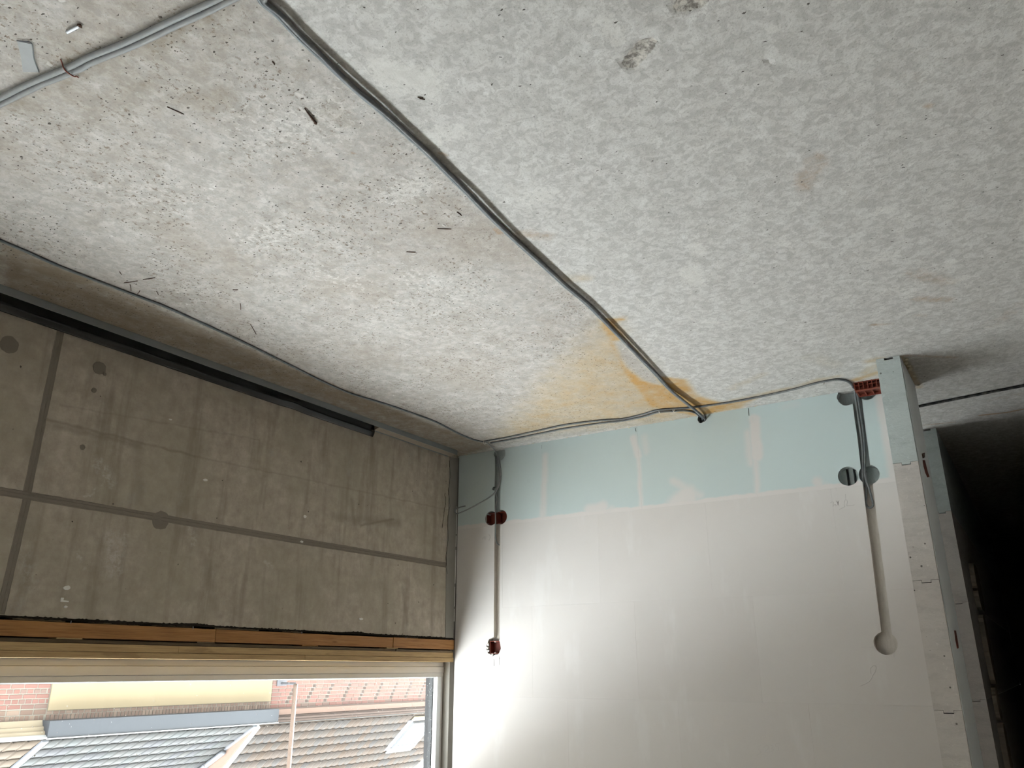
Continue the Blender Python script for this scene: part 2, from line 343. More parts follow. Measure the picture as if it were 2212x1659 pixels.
# ------------------------------------------------------------------ mesh helpers
def tag(o, label=None, cat=None, group=None, kind=None):
    if label: o['label'] = label
    if cat: o['category'] = cat
    if group: o['group'] = group
    if kind: o['kind'] = kind
    return o
def link(name, me, mat, parent=None):
    if isinstance(mat, str): mat = MT[mat]
    if mat and not me.materials: me.materials.append(mat)
    o = bpy.data.objects.new(name, me); COL.objects.link(o)
    if parent is not None:
        o.parent = parent
        o.matrix_parent_inverse = Matrix.Translation(-Vector(parent.location)) if parent.rotation_euler[2] == 0 else Matrix()
    return o
def empty(name, loc=(0, 0, 0)):
    o = bpy.data.objects.new(name, None); COL.objects.link(o); o.location = loc; o.empty_display_size = .05; return o
def pd(name, v, f, mat, parent=None, smooth=False):
    me = bpy.data.meshes.new(name); me.from_pydata([tuple(map(float, p)) for p in v], [], f); me.validate(); me.update()
    if smooth:
        for p in me.polygons: p.use_smooth = True
    return link(name, me, mat, parent)
def boxdata(x0, x1, y0, y1, z0, z1, bev=0.):
    bm = bmesh.new(); bmesh.ops.create_cube(bm, size=1)
    for v in bm.verts: v.co = ((x0 + x1) / 2 + v.co.x * (x1 - x0), (y0 + y1) / 2 + v.co.y * (y1 - y0), (z0 + z1) / 2 + v.co.z * (z1 - z0))
    if bev: bmesh.ops.bevel(bm, geom=bm.edges[:], offset=bev, segments=1, affect='EDGES', profile=.5)
    return bm
def box(name, x0, x1, y0, y1, z0, z1, mat, parent=None, bev=0.):
    bm = boxdata(min(x0, x1), max(x0, x1), min(y0, y1), max(y0, y1), min(z0, z1), max(z0, z1), bev); me = bpy.data.meshes.new(name); bm.to_mesh(me); bm.free()
    return link(name, me, mat, parent)
def prism(name, poly, axis, a, b, mat, parent=None):
    """extrude a 2-D polygon along an axis (0: poly in y,z; 1: x,z; 2: x,y)"""
    def P(u, w, t): return ((t, u, w), (u, t, w), (u, w, t))[axis]
    n = len(poly); v = [P(u, w, a) for u, w in poly] + [P(u, w, b) for u, w in poly]
    bm = bmesh.new(); vs = [bm.verts.new(p) for p in v]
    bm.faces.new(vs[:n]); bm.faces.new(vs[n:][::-1])
    for i in range(n): bm.faces.new((vs[i], vs[n + i], vs[n + (i + 1) % n], vs[(i + 1) % n]))
    bmesh.ops.recalc_face_normals(bm, faces=bm.faces)
    me = bpy.data.meshes.new(name); bm.to_mesh(me); bm.free(); return link(name, me, mat, parent)
def smooth_path(pts, n=8):
    pts = [np.array(p, float) for p in pts]; out = []
    for i in range(len(pts) - 1):
        p0 = pts[max(i - 1, 0)]; p1 = pts[i]; p2 = pts[i + 1]; p3 = pts[min(i + 2, len(pts) - 1)]
        for k in range(n):
            t = k / n; out.append(.5 * (2 * p1 + (p2 - p0) * t + (2 * p0 - 5 * p1 + 4 * p2 - p3) * t * t + (-p0 + 3 * p1 - 3 * p2 + p3) * t ** 3))
    out.append(pts[-1]); return out
def tube(name, pts, r, mat, parent=None, n=6, sides=8, flat=1.):
    P = smooth_path(pts, n); v = []; f = []
    up = np.array([0, 0, 1.])
    for i, p in enumerate(P):
        d = P[min(i + 1, len(P) - 1)] - P[max(i - 1, 0)]; d = d / (np.linalg.norm(d) + 1e-12)
        if i == 0:
            u = np.cross(d, up)
            if np.linalg.norm(u) < .05: u = np.cross(d, np.array([1., 0, 0]))
        else: u = u - d * (u @ d)
        u = u / np.linalg.norm(u); w = np.cross(u, d)
        rr = r(i / (len(P) - 1)) if callable(r) else r
        for k in range(sides):
            a = 2 * math.pi * k / sides; v.append(p + u * math.cos(a) * rr + w * math.sin(a) * rr * flat)
    for i in range(len(P) - 1):
        for k in range(sides):
            f.append((i * sides + k, i * sides + (k + 1) % sides, (i + 1) * sides + (k + 1) % sides, (i + 1) * sides + k))
    f.append(tuple(range(sides))[::-1]); f.append(tuple(range((len(P) - 1) * sides, len(P) * sides)))
    return pd(name, v, f, mat, parent, True)
def blob(name, c, r, mat, parent=None, seed=0, sub=2, amp=.3):
    rs = random.Random(seed); bm = bmesh.new(); bmesh.ops.create_icosphere(bm, subdivisions=sub, radius=1)
    for v in bm.verts:
        k = 1 + rs.uniform(-amp, amp); v.co = (c[0] + v.co.x * r[0] * k, c[1] + v.co.y * r[1] * k, c[2] + v.co.z * r[2] * k)
    me = bpy.data.meshes.new(name); bm.to_mesh(me); bm.free(); return link(name, me, mat, parent)
def struct(o): o['kind'] = 'structure'; return o

# ------------------------------------------------------------------ floor with stain fields
def make_floor():
    x1, x2, st = -3.85, 1.3, .0125
    y1, y2 = WO, 3.6
    xs = np.concatenate([np.linspace(RX0 - .2, x1, 6)[:-1], np.arange(x1, x2, st), np.linspace(x2, 6.2, 6)])
    ys = np.concatenate([[y1], np.arange(0, y2, st), np.linspace(y2, RY1 + .2, 6)])
    X, Y = np.meshgrid(xs, ys, indexing='ij'); nx, ny = len(xs), len(ys)
    P = np.stack([X.ravel(), Y.ravel()], 1)
    def px(l): return np.array([fl(a, b)[:2] for a, b in l])
    def seg(a, b):
        a = np.array(a); b = np.array(b); ba = b - a; h = np.clip(((P - a) @ ba) / max(ba @ ba, 1e-9), 0, 1); return np.linalg.norm(P - a - h[:, None] * ba, axis=1)
    def sst(d, lo, hi): t = np.clip((d - lo) / (hi - lo), 0, 1); return t * t * (3 - 2 * t)
    def poly(l, soft, k=1.):
        q = px(l); n = len(q); ins = np.zeros(len(P), bool); d = np.full(len(P), 9.)
        for i in range(n):
            a, b = q[i], q[(i + 1) % n]; d = np.minimum(d, seg(a, b))
            c = ((a[1] > P[:, 1]) != (b[1] > P[:, 1])); den = (b[1] - a[1]) or 1e-9
            ins ^= c & (P[:, 0] < (b[0] - a[0]) * (P[:, 1] - a[1]) / den + a[0])
        return k * (1 - sst(np.where(ins, -d, d), -soft, soft))
    def capl(l, r, soft, k=1.):
        q = px(l); d = np.full(len(P), 9.)
        if len(q) == 1: d = np.linalg.norm(P - q[0], axis=1)
        for i in range(len(q) - 1): d = np.minimum(d, seg(q[i], q[i + 1]))
        return k * (1 - sst(d, max(r - soft, -.0), r + soft))
    mx = np.maximum
    warm = poly([(545, -30), (760, 190), (1050, 460), (1265, 655), (1440, 835), (1515, 900), (1060, 965), (0, 640), (-300, 400), (-300, -200)], .12)
    ochre = poly([(1050, 955), (1120, 880), (1210, 775), (1300, 690), (1330, 700), (1400, 790), (1440, 835), (1510, 900), (1420, 915), (1250, 930)], .17, .55)
    ochre = mx(ochre, poly([(1290, 690), (1352, 684), (1335, 700), (1425, 812), (1485, 818), (1510, 855), (1560, 868), (1640, 858), (1600, 882), (1500, 900), (1400, 880), (1340, 800)], .03, .85))
    ochre = mx(ochre, capl([(1305, 690), (1345, 690)], .012, .015, .9)); ochre = mx(ochre, capl([(1435, 825), (1475, 858), (1540, 872)], .03, .035, .95))
    ochre = ochre * (1 - poly([(1325, 738), (1345, 735), (1402, 798), (1428, 832), (1390, 822), (1352, 790)], .02, .95))
    for l, r, k in (([(1540, 876), (1640, 852), (1710, 838), (1770, 820), (1810, 813)], .025, .55), ([(1850, 820), (1895, 805)], .03, .85), ([(1880, 780), (1895, 776)], .03, .7), ([(1620, 820), (1650, 808)], .03, .3),
                    ([(1580, 840), (1610, 825)], .03, .35), ([(1945, 772), (1965, 800), (1985, 838)], .02, .6), ([(1870, 805), (1890, 790)], .03, .45), ([(1225, 602), (1265, 600)], .03, .35), ([(1750, 770), (1800, 790)], .05, .2)):
        ochre = mx(ochre, capl(l, r, r, k))
    rust = np.zeros(len(P))
    for l, r, k in (([(1735, 400), (1765, 345)], .045, .55), ([(1980, 590), (2050, 610)], .05, .5), ([(1985, 645), (2050, 648)], .03, .6), ([(1880, 702), (1925, 700)], .015, .6), ([(1980, 680), (2000, 682)], .02, .5),
                    ([(1125, 505), (1180, 510)], .035, .6), ([(1960, 160), (2000, 175)], .04, .3), ([(2008, 228)], .014, .8), ([(1830, 560), (1870, 540)], .03, .3), ([(1070, 495), (1080, 505)], .012, .8), ([(760, 330)], .008, .9), ([(950, 330), (965, 335)], .008, .7), ([(2150, 700), (2200, 660)], .05, .4), ([(1955, 768), (2060, 772)], .02, .6), ([(2118, 897), (2175, 891), (2230, 880)], .014, 1.2), ([(1990, 919), (2060, 912)], .015, .7), ([(2150, 862), (2212, 850)], .05, .45)):
        rust = mx(rust, capl(l, r, r, k))
    dirt_and_tone = poly([(0, 515), (0, 640), (600, 850), (985, 990), (1075, 965), (1020, 948), (860, 885), (600, 776), (300, 645)], .05, .66)  # darker brown band along the foot of the parapet
    dirt_and_tone = mx(dirt_and_tone, capl([(0, 560), (600, 790), (980, 960)], .05, .12, .5))
    for l, r, k in (([(100, 585), (175, 605)], .05, 1.), ([(140, 600)], .04, 1.1), ([(0, 240), (140, 180), (330, 90), (490, 10)], .035, .5), ([(120, 130), (250, 105)], .06, .45), ([(450, 220), (480, 200)], .05, .5), ([(650, 140), (610, 160)], .05, .35), ([(720, 240), (760, 260)], .05, .4), ([(60, 210), (80, 230)], .05, .5)):
        dirt_and_tone = mx(dirt_and_tone, capl(l, r, r, k))
    dirt_and_tone = mx(dirt_and_tone, poly([(-60, -60), (520, -60), (640, 60), (560, 200), (330, 330), (120, 300), (-60, 420)], .22, .40)); dirt_and_tone = mx(dirt_and_tone, poly([(560, -60), (800, -60), (1000, 150), (900, 230), (760, 170)], .15, .22))  # browner floor, also toned down where window light falls too strongly
    dirt_and_tone = mx(dirt_and_tone, poly([(1990, 930), (1985, 835), (2260, 785), (2260, 900)], .06, .3))
    pale = np.zeros(len(P))
    for l, r, k in (([(840, 155), (915, 180)], .05, 1.), ([(930, 295), (985, 285)], .04, .8), ([(600, 285), (700, 250)], .14, .45), ([(860, 420), (900, 400)], .07, .6), ([(1150, 430), (1180, 420)], .05, .75), ([(1490, 585), (1505, 610)], .035, 1.), ([(1500, 530), (1512, 545)], .025, .9),
                    ([(550, 515), (600, 505)], .08, .5), ([(1310, 45), (1325, 70)], .03, .8), ([(1335, 90)], .02, .9), ([(1250, 215)], .03, .5), ([(1900, 455), (1930, 452)], .025, .8), ([(1690, 525)], .025, .8), ([(1885, 560), (1930, 555)], .04, .7), ([(2040, 580), (2055, 565)], .018, 1.), ([(2055, 610), (2085, 600)], .02, 1.),
                    ([(1810, 645), (1830, 640)], .015, 1.), ([(1945, 680), (1965, 670)], .02, .8), ([(2140, 708), (2160, 704)], .025, .9), ([(1930, 630), (1960, 635)], .05, .6), ([(1670, 60)], .018, .9), ([(1590, 280)], .014, .9), ([(700, 590), (760, 610)], .1, .4), ([(900, 600), (1000, 640)], .12, .4), ([(1870, 790), (1885, 786)], .016, 1.), ([(420, 420), (300, 430)], .12, .3), ([(1750, 740), (1800, 732)], .03, .6), ([(1500, 690), (1560, 700)], .04, .5)):
        pale = mx(pale, capl(l, r, r, k))
    chip = capl([(1365, 135), (1395, 100)], .022, .012); chip = mx(chip, capl([(1408, 92)], .012, .008)); chip = mx(chip, capl([(1475, 12), (1510, 4)], .02, .012)); chip = mx(chip, capl([(1664, 134)], .006, .005))
    idx = np.arange(nx * ny).reshape(nx, ny)
    F = np.stack([idx[:-1, :-1], idx[1:, :-1], idx[1:, 1:], idx[:-1, 1:]], -1).reshape(-1, 4)
    me = bpy.data.meshes.new('floor'); V = np.zeros((len(P), 3)); V[:, :2] = P; V[:, 2] = -.006 * np.clip(chip, 0, 1)
    nt = len(P); bx = [(xs[0], ys[0]), (xs[-1], ys[0]), (xs[-1], ys[-1]), (xs[0], ys[-1])]
    me.from_pydata(np.vstack([V, [[a, b, -.25] for a, b in bx]]).tolist(), [], F.tolist() + [[nt + 3, nt + 2, nt + 1, nt]])
    for nm, arr in (('warm', warm), ('ochre', ochre), ('rust', rust), ('dirt_and_tone', dirt_and_tone), ('pale', pale), ('chip', chip)):
        a = me.attributes.new(nm, 'FLOAT', 'POINT'); a.data.foreach_set('value', np.concatenate([arr, np.zeros(4)]).astype(np.float32))
    me.update(); return struct(link('floor', me, 'floor'))
make_floor()

# ------------------------------------------------------------------ room shell
PTOP = 1.159
wall_window = struct(box('wall_window', RX0, -.02, WO, 0, 0, PTOP, 'parapet'))
struct(box('wall_window', RX0, 0.0, WO, -.03, WZ1, RH, 'plaster'))
struct(box('wall_window', RX0, -5.9, WO, -.005, PTOP, WZ1, 'plaster'))
struct(box('wall_window', -4.35, WX0, WO, -.005, PTOP, WZ1, 'plaster'))
struct(box('wall_window', -5.9, -4.35, WO, -.005, PTOP, WZ0, 'plaster'))
struct(box('wall_window', -.02, 4.0, WO, -.035, 0, PTOP, 'rough_wall'))
struct(box('wall_window', 0.1, 4.0, WO, -.035, WZ1, RH, 'rough_wall'))
struct(box('wall_window', 0.0, .65, WO, -.035, PTOP, WZ1, 'rough_wall'))
struct(box('wall_window', 3.3, 4.0, WO, -.035, PTOP, WZ1, 'rough_wall'))
struct(box('ceiling', RX0 - .2, 6.2, WO, RY1 + .2, RH, RH + .2, 'ceiling'))
struct(box('wall_rear', RX0 - .2, RX0, WO, RY1 + .2, 0, RH, 'plaster'))
struct(box('wall_side', RX0, .1, RY1, RY1 + .2, 0, RH, 'plaster'))  # unseen wall drawn in close to bounce light back
struct(box('wall_hall_blocker', 0.1, 6.0, 3.45, 3.6, 0, RH, 'dark_wall'))  # unseen hall wall moved in to keep light out
struct(box('wall_hall_blocker', 0.0, .1, 3.45, RY1, 0, RH, 'plaster'))  # unseen partition added to darken the hall
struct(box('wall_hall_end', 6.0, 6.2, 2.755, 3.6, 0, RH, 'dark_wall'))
struct(box('wall_next_room', 4.0, 4.2, WO, 2.655, 0, RH, 'plaster'))

# formwork seams and filled tie holes on the parapet
def seam(pts2, name='formwork_seam'):
    (xa, za), (xb, zb) = pts2
    d = np.array([xb - xa, zb - za]); L = np.linalg.norm(d); d /= L; nrm = np.array([-d[1], d[0]])
    prof = [(-.016, 0), (-.0145, .0022), (-.0125, .0004), (-.005, .0004), (-.0025, .0028), (0, .0006), (.008, .0006), (.0115, .0022), (.015, 0)]
    v = []; f = []; n = int(L / .02); rs = random.Random(int(L * 100))
    for i in range(n + 1):
        c = np.array([xa, za]) + d * L * i / n
        for o_, h in prof: q = c + nrm * (o_ + rs.uniform(-.0008, .0008)); v.append((q[0], h * rs.uniform(.4, 1.2) + .0002, q[1]))
    k = len(prof)
    for i in range(n):
        for j in range(k - 1): f.append((i * k + j, i * k + j + 1, (i + 1) * k + j + 1, (i + 1) * k + j))
    return pd(name, v, f, 'grey_mortar', wall_window)
seam(((-2.676, .035), (-2.676, .722))); seam(((-2.672, .74), (-2.682, 1.155)))
seam(((-3.4, .732), (-2.2, .731))); seam(((-2.2, .731), (-1.0, .729))); seam(((-1.0, .729), (-.11, .727)))
def disc(px, py, r, name='tie_hole_plug', mat='grey_mortar', seed=0, par=wall_window):
    c = ww(px, py); rs = random.Random(seed); n = 22
    poly = [(c[0] + r * rs.uniform(.92, 1.06) * math.cos(2 * math.pi * i / n), c[2] + r * rs.uniform(.92, 1.06) * math.sin(2 * math.pi * i / n)) for i in range(n)]
    return prism(name, poly, 1, -.004, .0012, mat, par)
disc(215, 795, .028, seed=1); disc(226, 808, .008, seed=2); disc(20, 745, .034, seed=3); disc(347, 1124, .040, seed=4); disc(203, 843, .011, seed=8); disc(178, 966, .011, seed=9)
# mortar strip, crack and broken white edge strip at the corner
prism('mortar_strip', [(-.105, .03), (-.103, .4), (-.112, .75), (-.10, PTOP), (-.021, PTOP), (-.021, .02)], 1, -.01, .003, 'mortar_strip', wall_window)
def crack(l, seed):
    r_ = random.Random(seed); q = smooth_path([ww(*p) for p in l], 7)
    tube('crack', [(p[0] + r_.uniform(-.003, .003), .0026, p[2]) for p in q], lambda t: .0009 + .0009 * abs(math.sin(t * 37)), 'black_gap', wall_window, n=1, sides=4)
crack([(970, 995), (972, 1030), (968, 1060), (971, 1090), (966, 1125), (968, 1160), (963, 1200), (965, 1240)], 1); crack([(960, 1065), (962, 1085), (958, 1110), (955, 1140)], 2)
for i, (za, zb, w) in enumerate(((.0, .33, .003), (.34, .52, .009), (.53, .60, .010), (.62, .83, .010), (.85, .97, .008), (.985, 1.06, .010))):
    box('edge_strip', -.0165, -.0165 + w, -.02, -.001, za, zb, 'white_plastic' if i else 'mortar', wall_window)

# ------------------------------------------------------------------ block wall (wall_back)
wall_back = struct(empty('wall_back', (0.05, 1.3, 0)))
Z = [0, .49, .99, 1.49, 1.99, RH]
CUTS = []
def cutter(bm):
    me = bpy.data.meshes.new('c'); bm.to_mesh(me); bm.free(); me.materials.append(MT['cut']); o = bpy.data.objects.new('c', me); COL.objects.link(o)
    vs = np.array([v.co[:] for v in me.vertices]); CUTS.append((o, vs.min(0), vs.max(0))); return o
def cyl_cut(y, z, r, depth, n=28, irr=0., seed=0):
    rs = random.Random(seed); bm = bmesh.new()
    rr = [r * (1 + rs.uniform(-irr, irr)) for _ in range(n)]
    for x in (-.02, depth): [bm.verts.new((x, y + rr[i] * math.cos(2 * math.pi * i / n), z + rr[i] * math.sin(2 * math.pi * i / n))) for i in range(n)]
    bm.verts.ensure_lookup_table(); v = bm.verts
    bm.faces.new(v[:n]); bm.faces.new(v[n:][::-1])
    for i in range(n): bm.faces.new((v[i], v[n + i], v[n + (i + 1) % n], v[(i + 1) % n]))
    bmesh.ops.recalc_face_normals(bm, faces=bm.faces); cutter(bm)
def chase_cut(ya, yb, za, yc, yd, zb, depth, jag=0.0012, seed=1):
    rs = random.Random(seed); n = 14; L = []; Rr = []
    for i in range(n + 1):
        t = i / n; L.append((ya + (yc - ya) * t + rs.uniform(-jag, jag), za + (zb - za) * t)); Rr.append((yb + (yd - yb) * t + rs.uniform(-jag, jag), za + (zb - za) * t))
    ring = L + Rr[::-1]; bm = bmesh.new(); m_ = len(ring)
    for x in (-.02, depth): [bm.verts.new((x, y, z)) for y, z in ring]
    bm.verts.ensure_lookup_table(); v = bm.verts
    bm.faces.new(v[:m_]); bm.faces.new(v[m_:][::-1])
    for i in range(m_): bm.faces.new((v[i], v[m_ + i], v[m_ + (i + 1) % m_], v[(i + 1) % m_]))
    bmesh.ops.recalc_face_normals(bm, faces=bm.faces); cutter(bm)
# left chase, double socket hole, single square hole
chase_cut(.288, .332, -.02, .289, .331, 1.175, .028, seed=3)
cyl_cut(.325, .03, .042, .0291, 16, .15, 5)
cyl_cut(.262, .441, .0455, .052, seed=1); cyl_cut(.336, .441, .0455, .0521, seed=2); cyl_cut(.285, .255, .014, .02, 12, .3, 4)
cyl_cut(.289, 1.213, .052, .045, 26, .09, 3)
HOLE_Y = bw(1516, 903)[1]
cyl_cut(HOLE_Y, .016, .027, .045, 18, .16, 21)      # broken hole where the diagonal bundle enters
# right chase with its holes
chase_cut(2.474, 2.519, -.02, 2.446, 2.489, 1.19, .028, seed=8)
cyl_cut(2.448, .03, .047, .05, 26, .03, 11); cyl_cut(2.548, .02, .045, .0501, 26, .03, 12)
cyl_cut(2.400, .437, .048, .0502); cyl_cut(2.497, .441, .048, .0503)
cyl_cut(2.457, 1.226, .0505, .0402, 30, .01, 15)
for ya in (2.385, 2.418):
    cutter(boxdata(.045, .09, ya, ya + .013, .385, .475))
def block(name, y0, y1, z0, z1, mat):
    g = .0001; off = random.uniform(0, .0003)
    bm = boxdata(off, .1, y0 + g, y1 - g, z0 + g, z1 - g, .0003); me = bpy.data.meshes.new(name); bm.to_mesh(me); bm.free()
    o = link(name, me, mat)
    hits = [c for c, lo, hi in CUTS if lo[1] < y1 and hi[1] > y0 and lo[2] < z1 and hi[2] > z0]
    if hits:
        for c in hits:
            md = o.modifiers.new('cut', 'BOOLEAN'); md.operation = 'DIFFERENCE'; md.solver = 'EXACT'; md.material_mode = 'TRANSFER'; md.object = c
        dg = bpy.context.evaluated_depsgraph_get(); me2 = bpy.data.meshes.new_from_object(o.evaluated_get(dg)); o.modifiers.clear(); o.data = me2
    o.parent = wall_back; o.matrix_parent_inverse = Matrix.Translation(-wall_back.location); return o
JO = [[0, .64, 1.29, 1.94, 2.655], [0, .35, 1.01, 1.66, 2.31, 2.655], [0, .56, 1.215, 1.866, 2.655], [0, .13, .785, 1.43, 2.08, 2.655], [0, .64, 1.29, 1.94, 2.655]]
for k, js in enumerate(JO):
    for a, b in zip(js[:-1], js[1:]): block('gypsum_block', a, b, Z[k], Z[k + 1], 'blue' if k == 0 else 'white')
for c, _, _ in CUTS:
    me = c.data; bpy.data.objects.remove(c); bpy.data.meshes.remove(me)

# wall stub and the wall beyond the doorway, sawn block ends with tongue and groove
def stub(name, x0, x1, seed):
    rs = random.Random(seed); par = struct(empty(name, (x0, 2.705, 0)))
    y0, y1 = 2.6555, 2.755
    a, b, h = y0 + .034, y0 + .071, .0115
    for k in range(5):
        z0, z1 = Z[k] + (.0008 if k else 0), Z[k + 1] - .0008
        g = .0012
        if k == 0: poly = [(y0, 0), (a, 0), (a, h), (b, h), (b, .001), (y1, .001), (y1, z1), (b - g, z1), (b - g, z1 + h - .002), (a + g, z1 + h - .002), (a + g, z1), (y0, z1)]
        elif k == 4: poly = [(y0, z0), (a, z0), (a, z0 + h), (b, z0 + h), (b, z0), (y1, z0), (y1, z1), (y0, z1)]
        else: poly = [(y0, z0), (a, z0), (a, z0 + h), (b, z0 + h), (b, z0), (y1, z0), (y1, z1), (b - g, z1), (b - g, z1 + h - .002), (a + g, z1 + h - .002), (a + g, z1), (y0, z1)]
        o = prism('gypsum_block', poly, 0, x0 + rs.uniform(0, .004), x1, 'blue_raw' if k == 0 else 'white_raw', par)
    return par
stub1 = stub('wall_stub', -.392, .1, 4); stub2 = stub('wall_beyond_doorway', .98, 6.0, 5)
# filler skim on the passage side of the stub and red patches where it is gouged
prism('filler_skim', [(-.36, .0), (-.30, .0), (.09, .0), (.09, RH), (-.37, RH)], 1, 2.755, 2.7575, 'skim', stub1)
def patch(name, pts, mat, y=2.7575, th=.002, par=stub1):
    return prism(name, [(p[0], p[2]) for p in (ww(a, b, y) for a, b in pts)], 1, y - .001, y + th, mat, par)
patch('red_gouge', [(1993, 994), (1997, 994), (2001, 1010), (2004, 1022), (2007, 1030), (2003, 1031), (1999, 1022), (1995, 1008)], 'red_dark')
patch('red_gouge', [(2061, 1362), (2064, 1362), (2069, 1390), (2070, 1400), (2067, 1401), (2064, 1385)], 'red_dark')
patch('red_gouge', [(1991, 980), (1997, 978), (1997, 988), (1993, 990)], 'rust')
# ragged foam and mortar squeezed out along the far wall face
def ragged(x0, x1, za, zb, seed, mat='foam'):
    rs = random.Random(seed); n = 18; L = []; Rr = []
    for i in range(n + 1):
        t = i / n; z = za + (zb - za) * t; e = math.sin(math.pi * t) ** .4
        L.append((x0 + rs.uniform(-.01, .01) + .08 * (1 - e), z)); Rr.append((x1 + rs.uniform(-.05, .05) * e - .08 * (1 - e), z))
    return prism('foam_bead', L + Rr[::-1], 1, 2.755, 2.775 + rs.uniform(0, .01), 'mortar', stub2)
ragged(1.55, 1.95, .72, 1.0, 1); ragged(1.5, 1.75, 1.03, 1.42, 2); ragged(1.45, 1.7, 1.43, 1.62, 3); ragged(1.4, 1.65, 1.63, 2.0, 4)

# pencil marks on the block wall
def pencil(pts, w=.0011, mat='pencil'):
    q = [bw(a, b) for a, b in pts]
    return tube('pencil_mark', [(-.0002, p[1], p[2]) for p in q], w, mat, wall_back, n=3, sides=4, flat=.35)
def P9(l): return [(1780 + a / 9.217, 960 + b / 9.217) for a, b in l]
pencil(P9([(130, 1160), (155, 1148), (190, 1150), (188, 1190), (180, 1235), (215, 1195), (232, 1198), (240, 1230), (270, 1190), (298, 1112)]))
pencil(P9([(240, 1120), (268, 1170), (300, 1228)])); pencil(P9([(430, 990), (432, 1100)])); pencil(P9([(235, 860), (245, 900), (255, 935)]), .0008, 'pencil_faint')
pencil(P9([(432, 1100), (410, 1130), (402, 1200), (415, 1235), (390, 1250), (300, 1298)])); pencil(P9([(440, 1100), (465, 1130), (455, 1210), (470, 1225), (608, 1203)]))
pencil([(1750 + a / 2.725, 1050 + b / 2.725) for a, b in [(360, 1105), (355, 1080), (370, 1058), (388, 1062), (385, 1090), (372, 1110), (350, 1150), (295, 1178)]])
def PF(l): return [(960 + a / 2.633, 1200 + b / 2.633) for a, b in l]
for s in ([(1802, 1078), (1780, 1090), (1790, 1105), (1800, 1120), (1775, 1138)], [(1815, 1090), (1838, 1080), (1845, 1095), (1822, 1118), (1852, 1116)], [(1855, 1080), (1872, 1085), (1860, 1097), (1873, 1106), (1856, 1116)], [(1905, 1070), (1885, 1072), (1884, 1086), (1900, 1090), (1896, 1112)]):
    pencil(PF(s), .0010, 'pencil_faint')
for s in ([(1042, 1165), (1047, 1159), (1046, 1166)], [(1050, 1158), (1049, 1166)], [(1056, 1154), (1059, 1160), (1056, 1168)]): pencil(s, .0008, 'pencil')
for s, w in (([(1861, 1398), (1886, 1398)], .0008), ([(1950, 1397), (1975, 1397)], .0008), ([(1067, 1424), (1067.5, 1439)], .0020), ([(1078, 1418), (1078.5, 1438)], .0022), ([(1065, 1439), (1064.6, 1495)], .0008), ([(1931, 1410), (1931, 1419)], .0009), ([(1912, 1412), (1912, 1419)], .0007)):
    pencil(s, w, 'pencil_faint')
pencil([(1617, 882), (1618, 898)], .0016, 'black_gap'); pencil([(1372, 925), (1374, 932)], .003, 'black_gap'); pencil([(1170, 961), (1170.5, 969)], .001, 'black_gap')

# ------------------------------------------------------------------ window and the timber packing under it
GX0, GX1 = RX0 + .1, -.061
win = struct(empty('window_1', (-3, -.1, WZ0)))
prism('frame_rail', [(-.155, WZ0), (-.084, WZ0), (-.084, WZ0 + .0245), (-.0875, WZ0 + .0255), (-.080, WZ0 + .0265), (-.080, WZ0 + .0605), (-.0865, WZ0 + .0612), (-.083, WZ0 + .0620), (-.083, WZ0 + .083), (-.155, WZ0 + .083)], 0, WX0, -.001, 'pvc', win)
box('glazing_bead', WX0, -.06, -.112, -.09, WZ0 + .083, WZ0 + .0875, 'pvc_lit', win, .001)
box('frame_jamb', -.022, -.001, -.155, -.0835, WZ0 + .0832, WZ1, 'pvc', win, .002)
box('frame_jamb', -.0605, -.0225, -.112, -.080, WZ0 + .0835, WZ1, 'pvc_lit', win, .002)
box('guide_rail', -.066, -.0225, WO, -.113, WZ0 + .0835, WZ1, 'gasket', win)
box('frame_rail', WX0, -.001, -.155, -.08, WZ1 - .07, WZ1, 'pvc', win)
box('frame_jamb', WX0, WX0 + .06, -.155, -.08, WZ0 + .083, WZ1 - .07, 'pvc', win)
box('glass_pane', WX0 + .05, -.055, -.1125, -.1115, WZ0 + .078, WZ1 - .06, 'glass', win)
win_added = struct(empty('window_added', (-5, -.1, WZ0)))  # unseen window added to light the block wall and far floor
box('frame_rail', -5.9, -4.35, -.155, -.08, WZ0, WZ0 + .08, 'pvc', win_added); box('frame_rail', -5.9, -4.35, -.155, -.08, WZ1 - .07, WZ1, 'pvc', win_added)
box('frame_jamb', -5.9, -5.84, -.155, -.08, WZ0 + .08, WZ1 - .07, 'pvc', win_added); box('frame_jamb', -4.41, -4.35, -.155, -.08, WZ0 + .08, WZ1 - .07, 'pvc', win_added)
box('glass_pane', -5.85, -4.4, -.1125, -.1115, WZ0 + .075, WZ1 - .06, 'glass', win_added)
rs = random.Random(31); gv = []; gf = []
for i in range(260):
    px_, py_ = (rs.uniform(560, 936) if i % 3 else rs.uniform(0, 936)), rs.uniform(1475, 1665)
    if i % 4 == 0: px_ = rs.uniform(922, 938)
    p = ww(px_, py_, -.1105); r_ = rs.uniform(.0007, .0022) * (1.6 if rs.random() < .08 else 1); st_ = rs.choice((1, 1, 1, 2.2)); b0 = len(gv)
    for k in range(6): gv.append((p[0] + r_ * math.cos(k * math.pi / 3), p[1] + .0004, p[2] + r_ * st_ * math.sin(k * math.pi / 3)))
    gv.append((p[0], p[1] + .0012, p[2]))
    for k in range(6): gf.append((b0 + k, b0 + (k + 1) % 6, b0 + 6))
sp_ = pd('dried_splashes', gv, gf, 'white_plastic', win); sp_['kind'] = 'stuff'
win2 = struct(empty('window_2', (2, -.1, WZ0)))
box('frame_rail', .65, 3.3, -.155, -.08, WZ0, WZ0 + .08, 'pvc', win2); box('frame_rail', .65, 3.3, -.155, -.08, WZ1 - .07, WZ1, 'pvc', win2)
